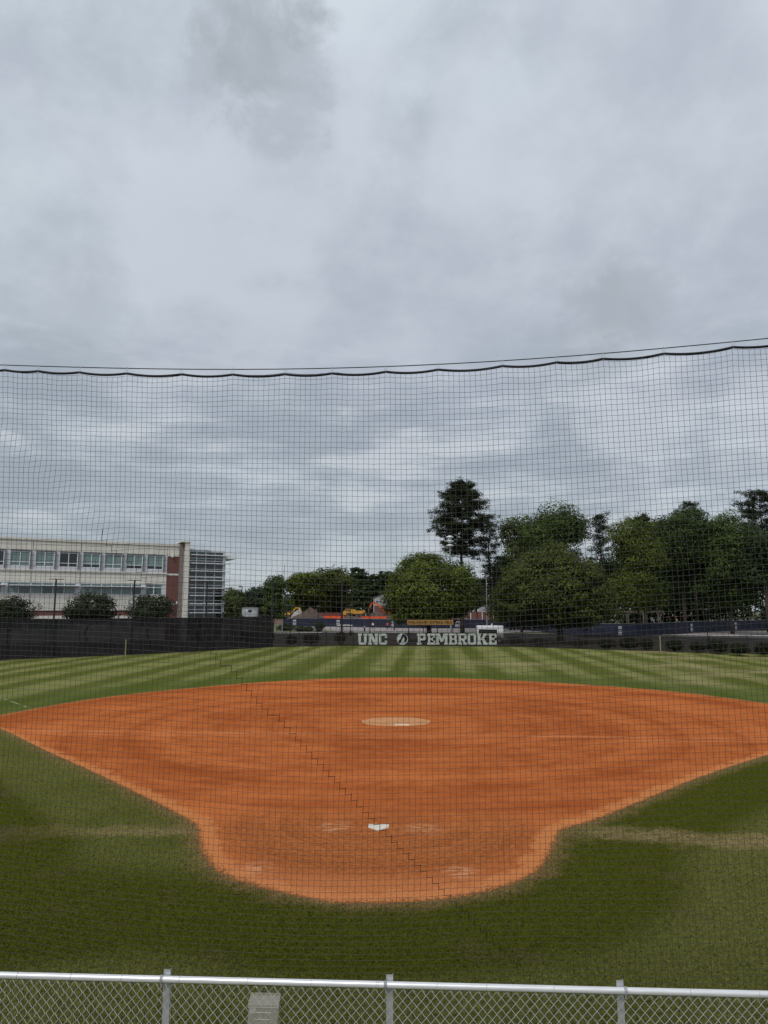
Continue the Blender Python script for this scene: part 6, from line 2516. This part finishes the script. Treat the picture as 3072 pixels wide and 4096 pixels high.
# woven fabric: every wire is a zig-zag hooked through its neighbours
DX, DZ = 0.0325, 0.0357
Ltot = (rb2 - ra2).length
nw = int(Ltot / (DX / 1.0))
vv, qq = [], []
base_i = 0
ztop = RZ - 0.030
for i in range(nw):
    u0 = i * DX
    pts = []
    k = 0
    z_ = ztop
    while z_ > ZB:
        sgn = 1 if (k + i) % 2 == 0 else -1
        u = u0 + (DX / 2) * (1 if sgn > 0 else 0) * 1.04 - (DX / 2) * (0 if sgn > 0 else 1) * 0.04
        for (fz, fo) in ((0.0, 0.0),):
            p = ra2 + rd * (u0 + sgn * DX * 0.51) + rn_ * (0.0035 * sgn)
            p.z = z_
            pts.append(p)
            # short straight run near each hook makes the rounded elbow
        z_ -= DZ
        k += 1
    # rounded elbows: insert points around each bend
    fine_p = []
    for a_, b_ in zip(pts, pts[1:]):
        fine_p += [a_.lerp(b_, 0.03), a_.lerp(b_, 0.14) + Vector((0, 0, 0.001)), a_.lerp(b_, 0.86) - Vector((0, 0, 0.001)), a_.lerp(b_, 0.97)]
    m_ = MB()
    m_.tube(fine_p, 0.00175, 4)
    vv.append(np.array([tuple(x) for x in m_.v]))
    qs = np.array([f for f in m_.f if len(f) == 4])
    qq.append(qs + base_i)
    base_i += len(m_.v)
    # knuckled top: the end wire folded over
    if i % 2 == 0:
        m2 = MB()
        t0 = pts[0]
        m2.tube([t0, t0 + Vector((0, 0, 0.006)) + rd * 0.004, t0 + Vector((0, 0, -0.006)) + rd * 0.016, t0 + Vector((0, 0, -0.014)) + rd * 0.024], 0.0022, 4)
        vv.append(np.array([tuple(x) for x in m2.v]))
        qq.append(np.array([f for f in m2.f if len(f) == 4]) + base_i)
        base_i += len(m2.v)
tag(np_mesh('chain_link_fabric', np.concatenate(vv), np.concatenate(qq), 'zinc_wire', gf), kind='stuff')
# bleacher foot plank the posts stand on (below the frame)
mb = MB()
mb.hexa([ra2 + rn_ * 0.35 + Vector((0, 0, 0.80 - RZ)), rb2 + rn_ * 0.35 + Vector((0, 0, 0.80 - RZ)), rb2 - rn_ * 0.10 + Vector((0, 0, 0.80 - RZ)), ra2 - rn_ * 0.10 + Vector((0, 0, 0.80 - RZ)),
         ra2 + rn_ * 0.35 + Vector((0, 0, ZB - RZ)), rb2 + rn_ * 0.35 + Vector((0, 0, ZB - RZ)), rb2 - rn_ * 0.10 + Vector((0, 0, ZB - RZ)), ra2 - rn_ * 0.10 + Vector((0, 0, ZB - RZ))])
mb.build('foot_plank', 'bleacher_deck', gf)

# clear plastic document box hung on the fence
tl, trr = rail_pt(1008), rail_pt(1127)
zt = 1.905
tilt = -0.006
hb_ = thing('document_box', ((tl.x + trr.x) / 2, (tl.y + trr.y) / 2, 1.45), 'clear plastic document box hung on the chain-link fence', 'box')
w_ = (trr - tl).length * 0.97
O = tl + rn_ * 0.02
O.z = zt


def bp(u, v, n):
    """u along the rail, v down, n towards the viewer"""
    return O + rd * (u - 0.055 * v) + Vector((0, 0, -v - tilt * u)) + rn_ * n


def slab(u0, u1, v0, v1, n0, n1):
    m_ = MB()
    m_.hexa([bp(u0, v1, n1), bp(u1, v1, n1), bp(u1, v1, n0), bp(u0, v1, n0), bp(u0, v0, n1), bp(u1, v0, n1), bp(u1, v0, n0), bp(u0, v0, n0)])
    return m_


dep = 0.055
slab(0, w_, 0.02, 0.42, 0.0, 0.003).build('back_panel', 'clear_acrylic', hb_)
slab(0.003, w_ - 0.003, 0.07, 0.42, dep - 0.003, dep).build('front_panel', 'clear_acrylic', hb_)
slab(0, 0.003, 0.03, 0.42, 0.0032, dep - 0.0032).build('side_panel', 'acrylic_edge', hb_)
slab(w_ - 0.003, w_, 0.03, 0.42, 0.0032, dep - 0.0032).build('side_panel', 'acrylic_edge', hb_)
m_ = MB()
m_.hexa([bp(-0.004, 0.058, dep + 0.004), bp(w_ + 0.004, 0.058, dep + 0.004), bp(w_ + 0.004, 0.014, -0.002), bp(-0.004, 0.014, -0.002),
         bp(-0.004, 0.050, dep + 0.004), bp(w_ + 0.004, 0.050, dep + 0.004), bp(w_ + 0.004, 0.0, -0.002), bp(-0.004, 0.0, -0.002)])
lid = m_.build('lid', 'clear_acrylic', hb_)
slab(-0.005, w_ + 0.005, 0.060, 0.066, dep + 0.0042, dep + 0.008).build('lid_lip', 'acrylic_edge', lid)
slab(0.010, 0.052, 0.072, 0.106, dep + 0.001, dep + 0.003).build('label_holder', 'acrylic_edge', hb_)
for v in (0.098, 0.142, 0.188, 0.235):
    slab(0.055, w_ - 0.045, v, v + 0.0022, dep + 0.001, dep + 0.004).build('ridge', 'ridge_white', hb_)
m_ = MB()
m_.tube([bp(0.085 + 0.008 * math.cos(t * PI / 8), 0.138 - 0.010 * math.sin(t * PI / 8), dep + 0.004) for t in range(9)], 0.0012, 4)
m_.build('latch', 'white_paint', hb_)
